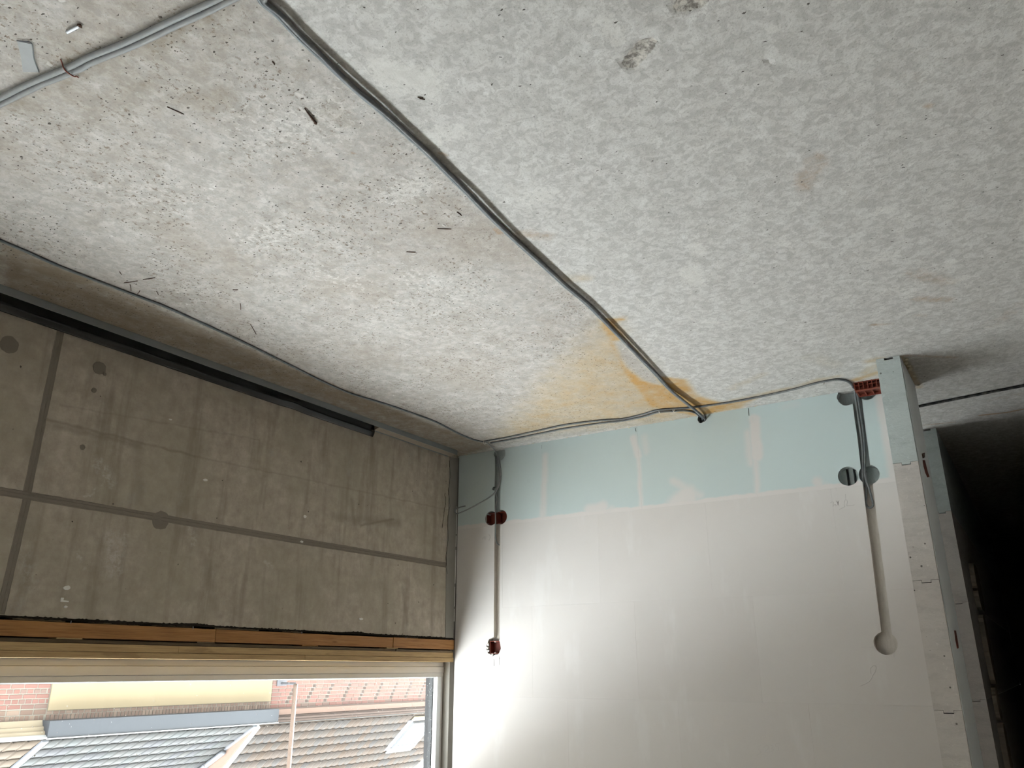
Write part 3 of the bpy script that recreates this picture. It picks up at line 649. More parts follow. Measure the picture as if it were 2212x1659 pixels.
box('frame_jamb', .65, .71, -.155, -.08, WZ0 + .08, WZ1 - .07, 'pvc', win2); box('frame_jamb', 3.24, 3.3, -.155, -.08, WZ0 + .08, WZ1 - .07, 'pvc', win2)
box('glass_pane', .70, 3.25, -.1125, -.1115, WZ0 + .075, WZ1 - .06, 'glass', win2)
struct(box('trim_1', .65, 3.3, WO, -.04, PTOP, WZ0, 'spruce'))

def board(name, xa, xb, z0, z1, y, mat, label, cat='board', group=None, depth=.10):
    return tag(box(name, xa, xb, y - depth, y, z0, z1, mat, None, .0012), label, cat, group)
xp = lambda p, y=0: ww(p, 1380, y)[0]
G1 = 'timber packing between parapet and window'
struct(box('gap_shade_back', WX0, -.006, -.16, -.108, PTOP, WZ0, 'black_gap'))  # black sheet standing in for the shade behind the boards
struct(box('gap_shade_low', WX0, -.006, -.107, -.07, PTOP, PTOP + .0115, 'black_gap'))  # black strip standing in for the shade under the boards
xa, xb, xc = xp(466), xp(851), -.003
board('pine_board', WX0, xa - .001, 1.1715, 1.226, -.003, 'pine', 'long orange pine board resting on concrete parapet, with brown knots', group=G1)
board('pine_board', xa, xb - .001, 1.171, 1.2255, -.0045, 'pine', 'middle orange pine board on parapet, two nail holes each end', group=G1)
board('pine_board', xb, xc, 1.1705, 1.2265, -.002, 'pine', 'short orange pine board on parapet touching the white wall', group=G1)
board('plywood_strip', WX0, xp(860), 1.2308, 1.2440, -.014, 'ply', 'long dark brown plywood strip above the orange pine boards', 'strip', G1)
board('plywood_strip', xp(860) + .001, xc, 1.2325, 1.2445, -.010, 'ply', 'short brown plywood strip above pine boards beside the white wall', 'strip', G1)
board('spruce_board', WX0, xp(391), 1.2450, 1.2735, -.006, 'spruce', 'long yellow spruce board laid on the plywood strip, lower of two', group=G1)
board('spruce_board', xp(391) + .001, xc, 1.2450, 1.2730, -.008, 'spruce', 'yellow spruce board on plywood strip, lower of two, reaching the white wall', group=G1)
board('spruce_board', WX0, xp(664), 1.2745, 1.2985, -.007, 'spruce', 'long yellow spruce board directly under the window frame', group=G1)
board('spruce_board', xp(664) + .001, xc, 1.2740, 1.2990, -.005, 'spruce', 'yellow spruce board under window frame, reaching the white wall', group=G1)
for i, (a, b, z0, z1, m_, lb) in enumerate(((123, 180, 1.2262, 1.2307, 'spruce', 'thin yellow wooden shim between knotty pine board and plywood'), (428, 468, 1.2258, 1.2307, 'ply', 'thin brown wooden shim under end of middle pine board'),
                                            (655, 690, 1.2258, 1.2307, 'pine', 'thin orange shim wedged over middle pine board'), (838, 862, 1.2258, 1.2307, 'spruce', 'thin pale shim wedged where two pine boards meet'))):
    board('shim', xp(a), xp(b), z0, z1, -.004, m_, lb, 'shim', 'shims in the timber packing', .06)
for i, (a, b, lb) in enumerate(((20, 137, 'brown wedge beside a bright nail under long knotty pine board'), (186, 300, 'brown wedge under the long pine board, between two nails'), (325, 418, 'brown wedge under long pine board, next to its butt joint'), (463, 560, 'brown wedge under middle pine board, at its joint with the long board'), (610, 655, 'short brown wedge under the middle pine board, away from joints'), (870, 905, 'brown wedge under the short pine board by the white wall'))):
    board('packing_wedge', xp(a), xp(b), PTOP + .0005, 1.1708, -.006, 'ply', lb, 'wedge', 'wedges on the parapet top', .06)
# black ragged seam on the parapet edge
rs = random.Random(3); top = []; bot = []
for i in range(420):
    x = -3.0 + i * (2.98 / 419); e = .5 + .5 * math.sin(x * 5.3 + 1) * math.sin(x * 2.1)
    top.append((x, PTOP + .002 + rs.uniform(0, .003) + .005 * e)); bot.append((x, PTOP - .001 - rs.uniform(0, .004) * (1 if rs.random() < .4 else .3) - .007 * max(0, math.sin(x * 9.1) * math.sin(x * 3.7 + 2)) ** 3))
prism('ragged_seam', bot + top[::-1], 1, -.02, .0012, 'black_gap', wall_window)
for i, px in enumerate((147, 414, 651, 877)):
    p = xp(px); tube('nail', [(p, -.001, PTOP + .001), (p + .001, -.001, 1.176)], .0013, 'steel', wall_window, sides=5)

# ------------------------------------------------------------------ metal track on the floor by the parapet
trk = tag(empty('metal_track', (-3, .04, 0)), 'galvanised steel U track lying on floor along the concrete parapet', 'track')
TX0, TX1 = -4.6, -.125
box('web', TX0, TX1, .004, .078, .0002, .0014, 'galv', trk); box('front_flange', TX0, TX1, .0768, .078, .0002, .030, 'galv', trk)
box('back_flange', TX0, TX1, .004, .0052, .0002, .034, 'galv', trk); box('flange_lip', TX0, TX1, .0755, .0786, .0295, .031, 'galv', trk)
v = []; f = []; n = 120
prof = [(.0100, .0030), (.0105, .011), (.012, .022), (.0165, .034), (.017, .044), (.014, .054), (.008, .064), (.004, .071)]
for i in range(n + 1):
    x = -4.6 + (4.6 - .848) * i / n; w_ = .0018 * math.sin(x * 7.3) + .0012 * math.sin(x * 23)
    dent = math.exp(-((x + 1.46) / .05) ** 2)
    for (y, z) in prof: v.append((x, max(.0078, y + w_ + dent * .006 * math.sin(z * 200)) if z < .06 else max(.003, y + w_ * .3), z - dent * .004 * (z > .02)))
k = len(prof)
for i in range(n):
    for j in range(k - 1): f.append((i * k + j, i * k + j + 1, (i + 1) * k + j + 1, (i + 1) * k + j))
film = tag(pd('black_film_strip', v, f, 'film', None, True), 'glossy black plastic film strip standing in the track against the concrete parapet', 'film strip')
_md = film.modifiers.new('thickness', 'SOLIDIFY'); _md.thickness = .0015; _md.offset = 0
tag(prism('mortar_batten', [(.0062, .0016), (.070, .0016), (.066, .012), (.030, .020), (.0062, .028)], 0, -.84, -.10, 'mortar'), 'beige mortar fillet in the bare end of the track near the corner', 'mortar fillet')

# ------------------------------------------------------------------ cables
RA = .0072
def floorpts(l, r, lift=None): return [tuple(fl(a, b, r + (0 if lift is None else lift.get(i, 0)))) for i, (a, b) in enumerate(l)]
def beside(path, dist, dz=0.):
    """a path running alongside another at a fixed sideways distance (towards +y side) and height"""
    P_ = [np.array(p, float) for p in path]; out = []
    for i, p in enumerate(P_):
        d = P_[min(i + 1, len(P_) - 1)] - P_[max(i - 1, 0)]; d[2] = 0; d /= np.linalg.norm(d); n_ = np.array([-d[1], d[0], 0])
        if (n_[1] < 0 if i == 0 else n_ @ last < 0): n_ = -n_      # stay on one side all along
        last = n_
        k = dist(i) if callable(dist) else dist
        out.append(p + n_ * k + np.array([0, 0, dz(i) if callable(dz) else dz]))
    return out
A1 = [(-60, 240), (0, 212), (60, 182), (132, 152), (160, 140), (195, 122), (270, 92), (370, 45), (470, -2), (518, -30), (542, -70), (552, -125)]
pA1 = smooth_path(floorpts(A1, RA), 3)
pA2 = [p * np.array([1, 1, 0]) + np.array([0, 0, q[2]]) for p, q in zip(beside(pA1, lambda i: -2.04 * RA - .0012 * abs(math.sin(i * .9))), pA1)]
gA = 'pair of grey cables tied with red wire'
tag(tube('cable', pA1, RA, 'cable_pale', n=3), 'grey cable of a tied pair on floor, on the room side', 'cable', gA)
tag(tube('cable', pA2, RA, 'cable_pale', n=3), 'grey cable of a tied pair on floor, on the window side', 'cable', gA)
iT = min(range(len(pA1)), key=lambda i: np.linalg.norm(pA1[i] - fl(146, 146, RA)))
c = (pA1[iT] + pA2[iT]) / 2; nA = pA1[iT] - pA2[iT]; nA[2] = 0; nA /= np.linalg.norm(nA); dA = np.array([-nA[1], nA[0], 0])
tie = [c * np.array([1, 1, 0]) + nA * a + dA * e + np.array([0, 0, b]) for a, b, e in ((-.030, .002, .010), (-.0215, .006, .005), (-.0165, .0125, .002), (-.008, .0166, .0), (0, .0172, .0), (.008, .0166, 0), (.0165, .0125, -.001), (.0215, .006, -.002), (.030, .002, -.006))]
tag(tube('wire_tie', tie, .0016, 'red', sides=6), 'short red wire tie wrapped over the pair of grey cables', 'wire tie')
B = [(690, -125), (636, -80), (586, -38), (560, -4), (598, 32), (640, 76), (700, 132), (760, 188), (815, 235), (870, 285), (920, 330), (965, 375), (1010, 420), (1055, 466), (1110, 518), (1170, 572), (1220, 618), (1268, 658), (1325, 715), (1382, 774), (1412, 805), (1440, 836), (1470, 862), (1498, 884), (1515, 899)]
rB = .0062
LB = {21: .003, 22: .0085, 23: .0122, 24: .0100}      # climbs over the cable along the block wall
pB = smooth_path(floorpts(B, rB, LB) + [(.030, HOLE_Y - .006, .016)], 3)   # and ends in the broken hole at the foot of the wall
tag(tube('cable', pB, rB, 'cable_mid', n=3), 'long grey cable running diagonally across the floor to the block wall', 'cable', 'diagonal cable bundle')
pB2 = beside(pB, lambda i: .0119 + .0009 * math.sin(i * .55), lambda i: .0070 + .0030 * max(0, math.sin(i * .37)))
tag(tube('cable', pB2, rB, 'cable_dark', n=3), 'darker cable lying half on top of the diagonal grey cable', 'cable', 'diagonal cable bundle')
Cc = [(-80, 482), (0, 519), (60, 545), (130, 576), (210, 607), (300, 641), (360, 664), (420, 691), (510, 732), (600, 776), (660, 806), (705, 828), (760, 851), (820, 869), (880, 889), (940, 911), (985, 934), (1010, 945), (1030, 952), (1043, 954.5)]
tag(tube('cable', floorpts(Cc, .0052), .0052, 'cable_mid'), 'thin grey cable on floor parallel to the parapet and track', 'cable')
D1 = [(1046, 954), (1100, 944), (1160, 931), (1220, 918), (1300, 908), (1345, 905), (1385, 896), (1420, 886), (1455, 883), (1495, 880), (1565, 871), (1637, 858), (1710, 842), (1758, 829), (1780, 824), (1807, 820), (1826, 822), (1838, 829), (1844, 838)]
D2 = [(1060, 957), (1110, 948), (1165, 937), (1220, 926), (1300, 914), (1345, 909), (1390, 900), (1420, 891), (1455, 888), (1480, 887), (1500, 891), (1512, 900)]
tag(tube('cable', floorpts(D1, .0058), .0058, 'cable_dark'), 'dark cable on floor along the block wall up to red comb box', 'cable', 'cables along the block wall')
tag(tube('cable', floorpts(D2, .0058), .0058, 'cable_dark'), 'short dark cable along block wall ending at the diagonal bundle', 'cable', 'cables along the block wall')
def clip(px, py, lb):
    p = fl(px, py, 0); o = tag(empty('cable_clip', (p[0], p[1], 0)), lb, 'clip', 'cable clips beside the block wall')
    tube('hoop', [(p[0] - .011, p[1], .0), (p[0] - .010, p[1], .009), (p[0], p[1], .0142), (p[0] + .010, p[1], .009), (p[0] + .011, p[1], .0)], .0022, 'white_plastic', o, sides=5)
    box('foot', p[0] + .011, p[0] + .019, p[1] - .004, p[1] + .004, 0, .008, 'white_plastic', o, .001)
clip(1455, 884, 'white cable clip nearest the end of the diagonal bundle'); clip(1425, 887, 'white cable clip where two dark cables part')
clip(1778, 825, 'white cable clip near the red comb box'); clip(1047, 955, 'white cable clip where thin grey cable reaches the block wall')
# cables in the left chase
def wp(l, x): return [tuple(bw(a, b, xx)) for (a, b), xx in zip(l, x)]
E1 = [(1050, 957), (1060, 964), (1069, 972), (1077, 990), (1081, 1010), (1081, 1037), (1073, 1059), (1056, 1075), (1023, 1094), (993, 1108), (984, 1108), (984, 1101), (993, 1096), (1005, 1093)]
e1 = wp(E1, [-.20, -.13, -.06, -.006, -.004, -.006, -.012, -.03, -.05, -.06, -.055, -.05, -.045, -.04]); e1[0] = tuple(fl(1050, 955, .006)); e1[1] = tuple(fl(1060, 963, .012)); e1[2] = (e1[2][0], e1[2][1], max(e1[2][2], .02))
tag(tube('cable', e1, .0042, 'cable_grey'), 'thin grey cable rising in left wall chase, its free end hooked towards the corner', 'cable', 'cables in the left chase')
E2 = [(1072, 985), (1076, 1005), (1079, 1035), (1072, 1062), (1074, 1078), (1070.5, 1102), (1070.5, 1130), (1070.5, 1157), (1073, 1172), (1079, 1178)]
tag(tube('cable', wp(E2, [.010, .012, .012, .006, .004, -.004, -.006, .006, .012, .020]), .0042, 'cable_grey'), 'thin grey cable hanging over double red socket box in left chase', 'cable', 'cables in the left chase')
# cables in the right chase
def P8(l): return [(1750 + a / 4.366, 720 + b / 4.366) for a, b in l]
F1 = P8([(444, 525), (450, 560), (458, 620), (470, 720), (488, 830), (503, 950), (515, 1080), (518, 1200), (516, 1310), (530, 1390), (552, 1450), (575, 1530), (592, 1600), (588, 1632), (562, 1646), (538, 1632), (527, 1590), (530, 1510), (534, 1440), (530, 1380), (524, 1300)])
tag(tube('cable', wp(F1, [.013] * 3 + [.009] * 4 + [.004, .0, .0, .004, .010, .012, .012, .012, .012, .012, .014, .019, .022, .022]), .0052, 'cable_dark'), 'dark cable in right wall chase ending in a long loop', 'cable', 'cables in the right chase')
F2 = P8([(416, 535), (424, 570), (432, 640), (444, 720), (460, 830), (477, 950), (492, 1080), (496, 1200), (495, 1310), (500, 1390), (508, 1450)])
tag(tube('cable', wp(F2, [.012] * 4 + [.011] * 2 + [.013, .013, .013, .016, .020]), .0052, 'cable_grey'), 'grey cable beside the looped dark cable in right chase', 'cable', 'cables in the right chase')
tag(tube('cable', [tuple(fl(a, b, .007)) for a, b in ((1970, 881), (1985, 878), (2060, 863), (2140, 847), (2212, 833), (2300, 815))], .007, 'cable_black'), 'straight black cable crossing the floor of the doorway', 'cable')

# ------------------------------------------------------------------ red plastic boxes
def cup(par, y0, y1, z0, z1, xb, xf, t=.003, mat='red_dark', name='socket_cup'):
    o = box(name, xb - t, xb, y0, y1, z0, z1, mat, par)
    for a in ((y0, y0 + t, z0, z1), (y1 - t, y1, z0, z1), (y0 + t, y1 - t, z0, z0 + t), (y0 + t, y1 - t, z1 - t, z1)): box('side', xf, xb - t, *a, 'red' if a[2] == z0 and a[3] != z1 else mat, o)
    return o
sb = tag(empty('double_socket_box', (.05, .3, .44)), 'double dark red socket box set in the twin round hole of left chase', 'socket box')
cup(sb, .222, .293, .405, .477, .0515, .012); cup(sb, .304, .378, .405, .477, .0514, .010)
sb2 = tag(empty('single_socket_box', (.04, .295, 1.215)), 'single square dark red socket box in ragged hole at end of left chase', 'socket box')
cup(sb2, .258, .331, 1.180, 1.252, .0445, .004)
for i, (y, z) in enumerate(((.294, 1.183), (.294, 1.249))): box('screw_post', .006, .02, y - .004, y + .004, z - .004, z + .004, 'white_plastic', sb2)
for i, (y, z, r) in enumerate(((.246, 1.20, .009), (.25, 1.235, .008), (.275, 1.262, .010), (.305, 1.266, .009), (.325, 1.262, .008), (.243, 1.22, .008))):
    tag(blob('plaster_crumb', (.004, y, z), (.007, r, r), 'plaster', None, i, 1), 'small white plaster crumb at rim of the ragged socket hole', 'crumb', 'crumbs around the single socket hole')
rc = tag(empty('comb_box', (-.06, 2.56, 0)), 'red ribbed plastic comb box on floor between block wall and stub', 'comb box')
X0, X1, Y0, Y1 = -.118, -.004, 2.507, 2.652
box('base', X0 + .006, X1, Y0, Y1, 0, .006, 'red', rc); box('back_plate', X0 + .018, X0 + .022, Y0, Y1, .006, .046, 'red', rc); box('top_rail', X0 + .004, X0 + .026, Y0, Y1, .040, .046, 'red', rc, .001)
for i in range(8):
    y = Y0 + (Y1 - Y0 - .003) * i / 7; box('rib', X0, X0 + .018, y, y + .003, .0, .042, 'red', rc)
for i in range(5):
    y = Y0 + (Y1 - Y0 - .005) * i / 4; box('web', X0 + .022, X1, y, y + .005, .006, .044, 'red', rc)
box('rear_plate', X1 - .006, X1, Y0, Y1, .006, .046, 'red', rc); box('cover', X0 + .045, X1 - .012, Y0, Y1, .030, .034, 'red_dark', rc)
for i in range(5): box('shelf', X0 + .001, X0 + .018, Y0, Y1, .019, .0205, 'red', rc) if i == 0 else None

# ------------------------------------------------------------------ small things lying about
a, b = fl(658, 232), fl(682, 263)
t_ = tag(empty('rusty_nail', (a[0], a[1], 0)), 'brown rusty nail lying on the floor beside the diagonal cables', 'nail')
tube('shank', [(a[0], a[1], .0025), ((a[0] + b[0]) / 2, (a[1] + b[1]) / 2, .004), (b[0], b[1], .0035)], lambda t: .0012 + .0024 * t, 'rust', t_)
blob('head', (b[0], b[1], .004), (.005, .005, .004), 'rust', t_, 1, 1, .2)
def stick(name, pa, pb, r, mat, lb, cat, grp=None):
    a, b = fl(*pa, r), fl(*pb, r); m_ = (a + b) / 2 + np.array([.0006, .0006, .0004]); return tag(tube(name, [a, m_, b], r, mat, sides=6), lb, cat, grp)
stick('thin_wire', (361, 231), (397, 247), .0011, 'rust', 'thin rusty wire offcut on bare floor below the tied pair of cables', 'wire')
a, b = fl(145, 70, .004), fl(172, 56, .004)
mp = tag(empty('metal_pin', (a[0], a[1], 0)), 'bright steel pin lying beyond the pair of grey cables', 'pin')
tube('shank', [a, (a + b) / 2, b], .0042, 'steel', mp, sides=8); blob('head', tuple(b), (.006, .006, .004), 'rust', mp, 3, 1, .2)
q = [fl(p, r_)[:2] for p, r_ in ((37, 88), (68, 94), (74, 130), (84, 155), (50, 154), (45, 118))]
tp = prism('tape_patch', [tuple(p) for p in q], 2, .0004, .0016, 'tape'); tag(tp, 'grey tape scrap on floor beyond the pair of grey cables', 'tape')
e_ = [fl(p, r_, .003) for p, r_ in ((36, 88), (52, 90), (69, 95), (74, 128), (84, 156))]
tube('curled_edge', e_, .0014, 'cable_dark', tp, sides=5)
gW = 'brown splinters on the floor'
for i, (pa, pb) in enumerate((((258, 587), (262, 593)), ((268, 611), (297, 607)), ((309, 604), (335, 600)), ((281, 615), (283, 628)), ((297, 635), (302, 628)), ((338, 629), (342, 637)), ((541, 701), (553, 722)), ((503, 626), (514, 626)), ((519, 656), (520, 669)), ((987, 458), (997, 466)), ((945, 494), (975, 495)), ((902, 210), (914, 212)), ((906, 213), (918, 215)), ((588, 133), (593, 140)), ((878, 544), (898, 545)))):
    stick('splinter', pa, pb, .0013, 'rust', 'thin brown splinter lying on the dusty floor', 'splinter', gW)
for i, (px, py, r) in enumerate(((1951, 783, .012), (1953, 775, .009), (1961, 795, .013), (1958, 790, .010), (1968, 812, .008), (1978, 832, .007))):
    p = fl(px, py); tag(blob('plaster_crumb', (p[0], p[1] + .012, r * .5), (r * 1.3, r, r * .55), 'foam', None, 20 + i, 1), 'pale plaster crumb on floor at foot of the wall stub', 'crumb', 'crumbs at the foot of the stub')
rs = random.Random(12)
for i in range(26):
    t = rs.random(); p = (-rs.uniform(.006, .022), .02 + 2.4 * t)
    if .24 < p[1] < .40 or p[1] > 2.38: continue
    r = rs.uniform(.002, .0055); tag(blob('mortar_crumb', (p[0], p[1], r * .5), (r, r * 1.5, r * .6), 'foam', None, 50 + i, 1), 'small beige mortar crumb on floor at foot of the block wall', 'crumb', 'crumbs along the block wall')
gP = 'white scraps stuck on the parapet'
for i, (x0, y0, x1, y1, lb) in enumerate(((137, 1264, 150, 1276, 'white plaster scrap on parapet, ragged, above the bent one'), (131, 1291, 147, 1301, 'white bent plastic scrap stuck on the concrete parapet'), (137, 1308, 145, 1314, 'small round white scrap stuck on parapet near bent scrap'), (364, 904, 371, 909, 'tiny white scrap high on the bare parapet concrete'), (438, 1033, 448, 1041, 'white plaster dab stuck on middle of parapet'), (648, 1167, 654, 1173, 'small white plug on the formwork seam of parapet'), (655, 1112, 661, 1120, 'small white plug below a scuff on parapet'), (774, 1334, 784, 1340, 'white plaster splash on parapet under the pine boards'))):
    a, b = ww(x0, y0), ww(x1, y1); cx_, cz_ = (a[0] + b[0]) / 2, (a[2] + b[2]) / 2; w_, h_ = abs(b[0] - a[0]) / 2, abs(b[2] - a[2]) / 2
    if i == 1: poly = [(cx_ - w_, cz_ - h_), (cx_ - w_ * .3, cz_ - h_), (cx_ - w_ * .35, cz_ + h_ * .2), (cx_ + w_, cz_ + h_ * .3), (cx_ + w_, cz_ + h_), (cx_ - w_, cz_ + h_)]
    else:
        r2 = random.Random(i); poly = [(cx_ + w_ * r2.uniform(.75, 1.1) * math.cos(k * math.pi / 5), cz_ + h_ * r2.uniform(.75, 1.1) * math.sin(k * math.pi / 5)) for k in range(10)]
    tag(prism('wall_scrap', poly, 1, .0, .004, 'white_plastic'), lb, 'scrap', gP)

# ------------------------------------------------------------------ outside: houses across the street
FY = -11.5
struct(box('ground', -60, 80, -60, WO - .02, -4.3, -4.0, 'ground'))
struct(box('wall_outer', -14, 16, WO - .02, WO - .001, -4, 0, 'outer')); struct(box('wall_outer', -14, 16, WO - .02, WO - .001, RH, 13, 'outer'))  # upper wall is unseen, raised to shade the houses opposite
struct(box('wall_outer', -14, RX0, WO - .02, WO - .001, 0, RH, 'outer')); struct(box('wall_outer', 4.0, 16, WO - .02, WO - .001, 0, RH, 'outer'))
struct(box('raised_roof_slab', -14, 16, WO - .02, 8, 12.8, 13, 'outer'))  # unseen roof on top of the raised upper wall
def house(name, label, x0): return tag(empty(name, (x0, FY, -4)), label, 'house')
H0 = house('brick_house', 'red brick house with buff roof tiles and cream cornice beside the zinc-fronted house', 1)
H1 = house('yellow_house', 'house with cream-yellow render panel, slate-grey zinc gutter box and grey roof tiles', 6)
H2 = house('brick_house', 'red brick house with stepped dark brick pattern, brown roof tiles and skylight', 12)
XA, XB, XR = 3.83, 8.76, 8.27
XW = XA + .046                       # party line between the red brick front and the rendered front
box('wall', -3, XW, FY - .3, FY, -4, 2.4, 'stone_mortar', H0); box('wall', XW, XB, FY - .3, FY, -4, 2.4, 'stone_mortar', H1); box('wall', XB, 20, FY - .3, FY, -4, 2.4, 'stone_mortar', H2)
bm_cache = {}
def brick_at(par, xc, zc, w, h, mat, proud=.008, name='brick'):
    key = (round(w, 3), round(h, 3), mat)
    if key not in bm_cache:
        bm = boxdata(-w / 2, w / 2, -.02, proud, -h / 2, h / 2, .004); me = bpy.data.meshes.new('brick'); bm.to_mesh(me); bm.free(); me.materials.append(MT[mat]); bm_cache[key] = me
    o = bpy.data.objects.new(name, bm_cache[key]); COL.objects.link(o); o.location = (xc, FY + random.uniform(-.002, .002), zc)
    o.parent = par; o.matrix_parent_inverse = Matrix.Translation(-par.location); return o
CH = .0805
# left house bricks, English bond
w0 = [c for c in H0.children][0]
def subpar(par_thing, ch): return ch
for r in range(8):
    z = 1.985 - (r + .5) * CH
    st = .222 if r % 2 == 0 else .111
    x = XA + .042
    if r % 2: brick_at(H0, x - .022, z, .034, CH - .016, 'brick'); x -= .055
    while x - st > 2.35:
        w_ = st - .016; brick_at(H0, x - st / 2, z, w_, CH - .016, 'brick'); x -= st
for r in range(2):
    z = 2.035 + r * .09; x = 2.4
    while x + (.074 if r else .141) < XW: brick_at(H0, x + .04, z, .066 if r else .2, .075, 'brick_brown'); x += .08 if r else .22
# cream cornice and gutter lip of the left house
prism('cornice', [(FY, 2.16), (FY + .06, 2.16), (FY + .10, 2.25), (FY + .14, 2.26), (FY + .15, 2.31), (FY + .20, 2.33), (FY + .22, 2.40), (FY, 2.42)], 0, -3, 3.799, 'cream', H0)
prism('gutter', [(FY, 2.40), (FY + .24, 2.38), (FY + .30, 2.42), (FY + .30, 2.445), (FY, 2.445)], 0, -3, 3.799, 'lip', H0)
# yellow render panel with brick lintel courses
box('render_panel', XA + .05, XB - .02, FY, FY + .03, .4, 2.018, 'yellow', H1, .006)
x = XW - .004
while x + .104 < XB: brick_at(H1, x + .055, 2.05, .095, .050, 'brick_brown', .006); x += .112
if XB - x > .03: brick_at(H1, (x + .0075 + XB - .002) / 2, 2.05, XB - x - .0095, .050, 'brick_brown', .006)
x = XW - .002
while x + .063 < XB: brick_at(H1, x + .034, 2.135, .056, .105, 'brick_brown', .012); x += .072
if XB - x > .025: brick_at(H1, (x + .006 + XB - .002) / 2, 2.135, XB - x - .008, .105, 'brick_brown', .012)
box('gutter_box', 3.80, XB - .0004, FY + .0004, FY + .30, 2.165, 2.432, 'zinc', H1, .004); box('gutter_lip', 3.80, XB - .0004, FY + .27, FY + .315, 2.433, 2.452, 'lip', H1)
# right house bricks with stepped dark pattern
for r in range(8):
    z = 2.165 - (r + .5) * CH
    marks = [XB + .42 + n_ * .585 + r * .052 for n_ in range(-1, 12)] if 1 <= r <= 5 else []
    marks = [d for d in marks if XB + .12 < d < 15.1]
    for d in marks: brick_at(H2, d, z, .10, CH - .012, 'brick_dark', .003)
    edges = [XB] + marks + [15.2]
    for i_, (e0, e1) in enumerate(zip(edges[:-1], edges[1:])):
        x = e0 + (.056 if i_ or not marks and False else 0); end = e1 - (.056 if e1 != 15.2 else 0)
        if not marks and r % 2: brick_at(H2, x + .05, z, .098, CH - .013, 'brick'); x += .111
        k_ = max(1, round((end - x) / .222)) if marks else None; w_ = (end - x) / k_ if k_ else .222
        while x + w_ <= end + 1e-4:
            if marks and (r + i_) % 2 and end - x - w_ < 1e-3:
                for q_ in (.25, .75): brick_at(H2, x + w_ * q_, z, round(w_ / 2 - .013, 3), CH - .013, 'brick')
            else: brick_at(H2, x + w_ / 2, z, round(w_ - .013, 3), CH - .013, 'brick')
            x += w_
prism('shadow_band', [(FY, 2.165), (FY + .02, 2.165), (FY + .05, 2.20), (FY, 2.20)], 0, XB, 20, 'umber', H2)  # brown strip standing in for the shadow under the fascia
prism('fascia', [(FY, 2.19), (FY + .10, 2.19), (FY + .11, 2.30), (FY, 2.30)], 0, XB, 20, 'pinkwood', H2)
for i, (z0, z1, dy) in enumerate(((2.30, 2.345, .07), (2.345, 2.40, .13), (2.40, 2.455, .18))): prism('moulding', [(FY, z0), (FY + dy - .03, z0), (FY + dy, z0 + .02), (FY + dy + .012, z1 - .008), (FY, z1)], 0, XB, 20, 'umber', H2)
prism('gutter_lip', [(FY, 2.456), (FY + .22, 2.456), (FY + .235, 2.478), (FY, 2.478)], 0, XB - .3, 20, 'lip', H2)
# tiled roofs: eave line at y = FY + .25, rising away from us
EY = FY + .26
def tile_mesh(w, L, mat, s_curve):
    v = []; f = []
    us = [0, .15, .3, .46, .62, .78, .885, .89, 1.0]
    def h(u): return -.035 if u > .887 else (.013 * math.sin(2 * math.pi * (u / .885 - .12)) if s_curve else (.012 * max(0, (u - .6) / .28)))
    for vv, lift in ((0, .030), (L * 1.08, .004)):
        for u in us: v.append((u * w * 1.01, vv, h(u) + lift))
    for u in us: v.append((u * w * 1.01, 0.004, h(u) + .008))
    n = len(us)
    for i in range(n - 1): f.append((i, i + 1, n + i + 1, n + i)); f.append((2 * n + i, 2 * n + i + 1, i + 1, i))
    f.append((0, n, 2 * n)); 
    me = bpy.data.meshes.new('roof_tile'); me.from_pydata(v, [], f); me.update(); me.materials.append(MT[mat])
    for p in me.polygons[:]: p.use_smooth = True
    return me
def roof(par, x0, x1, ez, pitch, w, L, rows, mat, s_curve, skip=None, far=13.):  # far: unseen roof depth, stretched to block low sky
    th = math.radians(pitch); me = tile_mesh(w, L, mat, s_curve)
    cs, sn = math.cos(th), math.sin(th)
    rot = Matrix(((-1, 0, 0), (0, -cs, sn), (0, sn, cs))).to_4x4()
    deck = pd('roof_deck', [(x0, EY, ez), (x1, EY, ez), (x1, EY - far * cs, ez + far * sn), (x0, EY - far * cs, ez + far * sn), (x0, EY - far * cs, ez - .1), (x1, EY - far * cs, ez - .1), (x0, EY, ez - .02), (x1, EY, ez - .02)],
              [(0, 1, 2, 3), (4, 3, 2, 5), (6, 7, 1, 0), (0, 3, 4, 6), (1, 7, 5, 2)], mat, par)
    n = int((x1 - x0) / w)
    for r in range(rows):
        for c_ in range(n):
            xx = x0 + c_ * w
            if skip and skip(xx + w / 2, (r + .5) * L): continue
            o = bpy.data.objects.new('roof_tile', me); COL.objects.link(o)
            pos = Vector((xx + w, EY - r * L * cs, ez + r * L * sn))
            o.matrix_world = Matrix.Translation(pos) @ rot
            o.parent = par; o.matrix_parent_inverse = Matrix.Translation(-par.location)
    return th
roof(H0, 1.6, XA - .1, 2.45, 29, .235, .31, 7, 'tile_pale', False)
roof(H1, XA + .03, XR - .12, 2.46, 29, .2025, .31, 8, 'tile_grey', False)
PB = 43; tb = math.radians(PB)
def on_roof(px, py, ez=2.48, th=tb):
    d = (px - PCX) * CR + FPX * CF - (py - PCY) * CU; nrm_ = np.array([0, math.sin(th), math.cos(th)]); p0 = np.array([0, EY, ez]); t = ((p0 - EYE) @ nrm_) / (d @ nrm_); p = EYE + t * d
    return p[0], (p[2] - ez) / math.sin(th)
s0 = on_roof(889, 1561); s1 = on_roof(930, 1559); s2 = on_roof(846, 1612)
SX0, SX1, SV0, SV1 = s0[0] - .05, s1[0] + .02, s0[1] - .08, s2[1]
roof(H2, XR, 15.6, 2.48, PB, .213, .28, 8, 'tile_brown', True, lambda x, v_: SX0 - .12 < x < SX1 + .1 and SV0 - .1 < v_ < SV1 + .25)
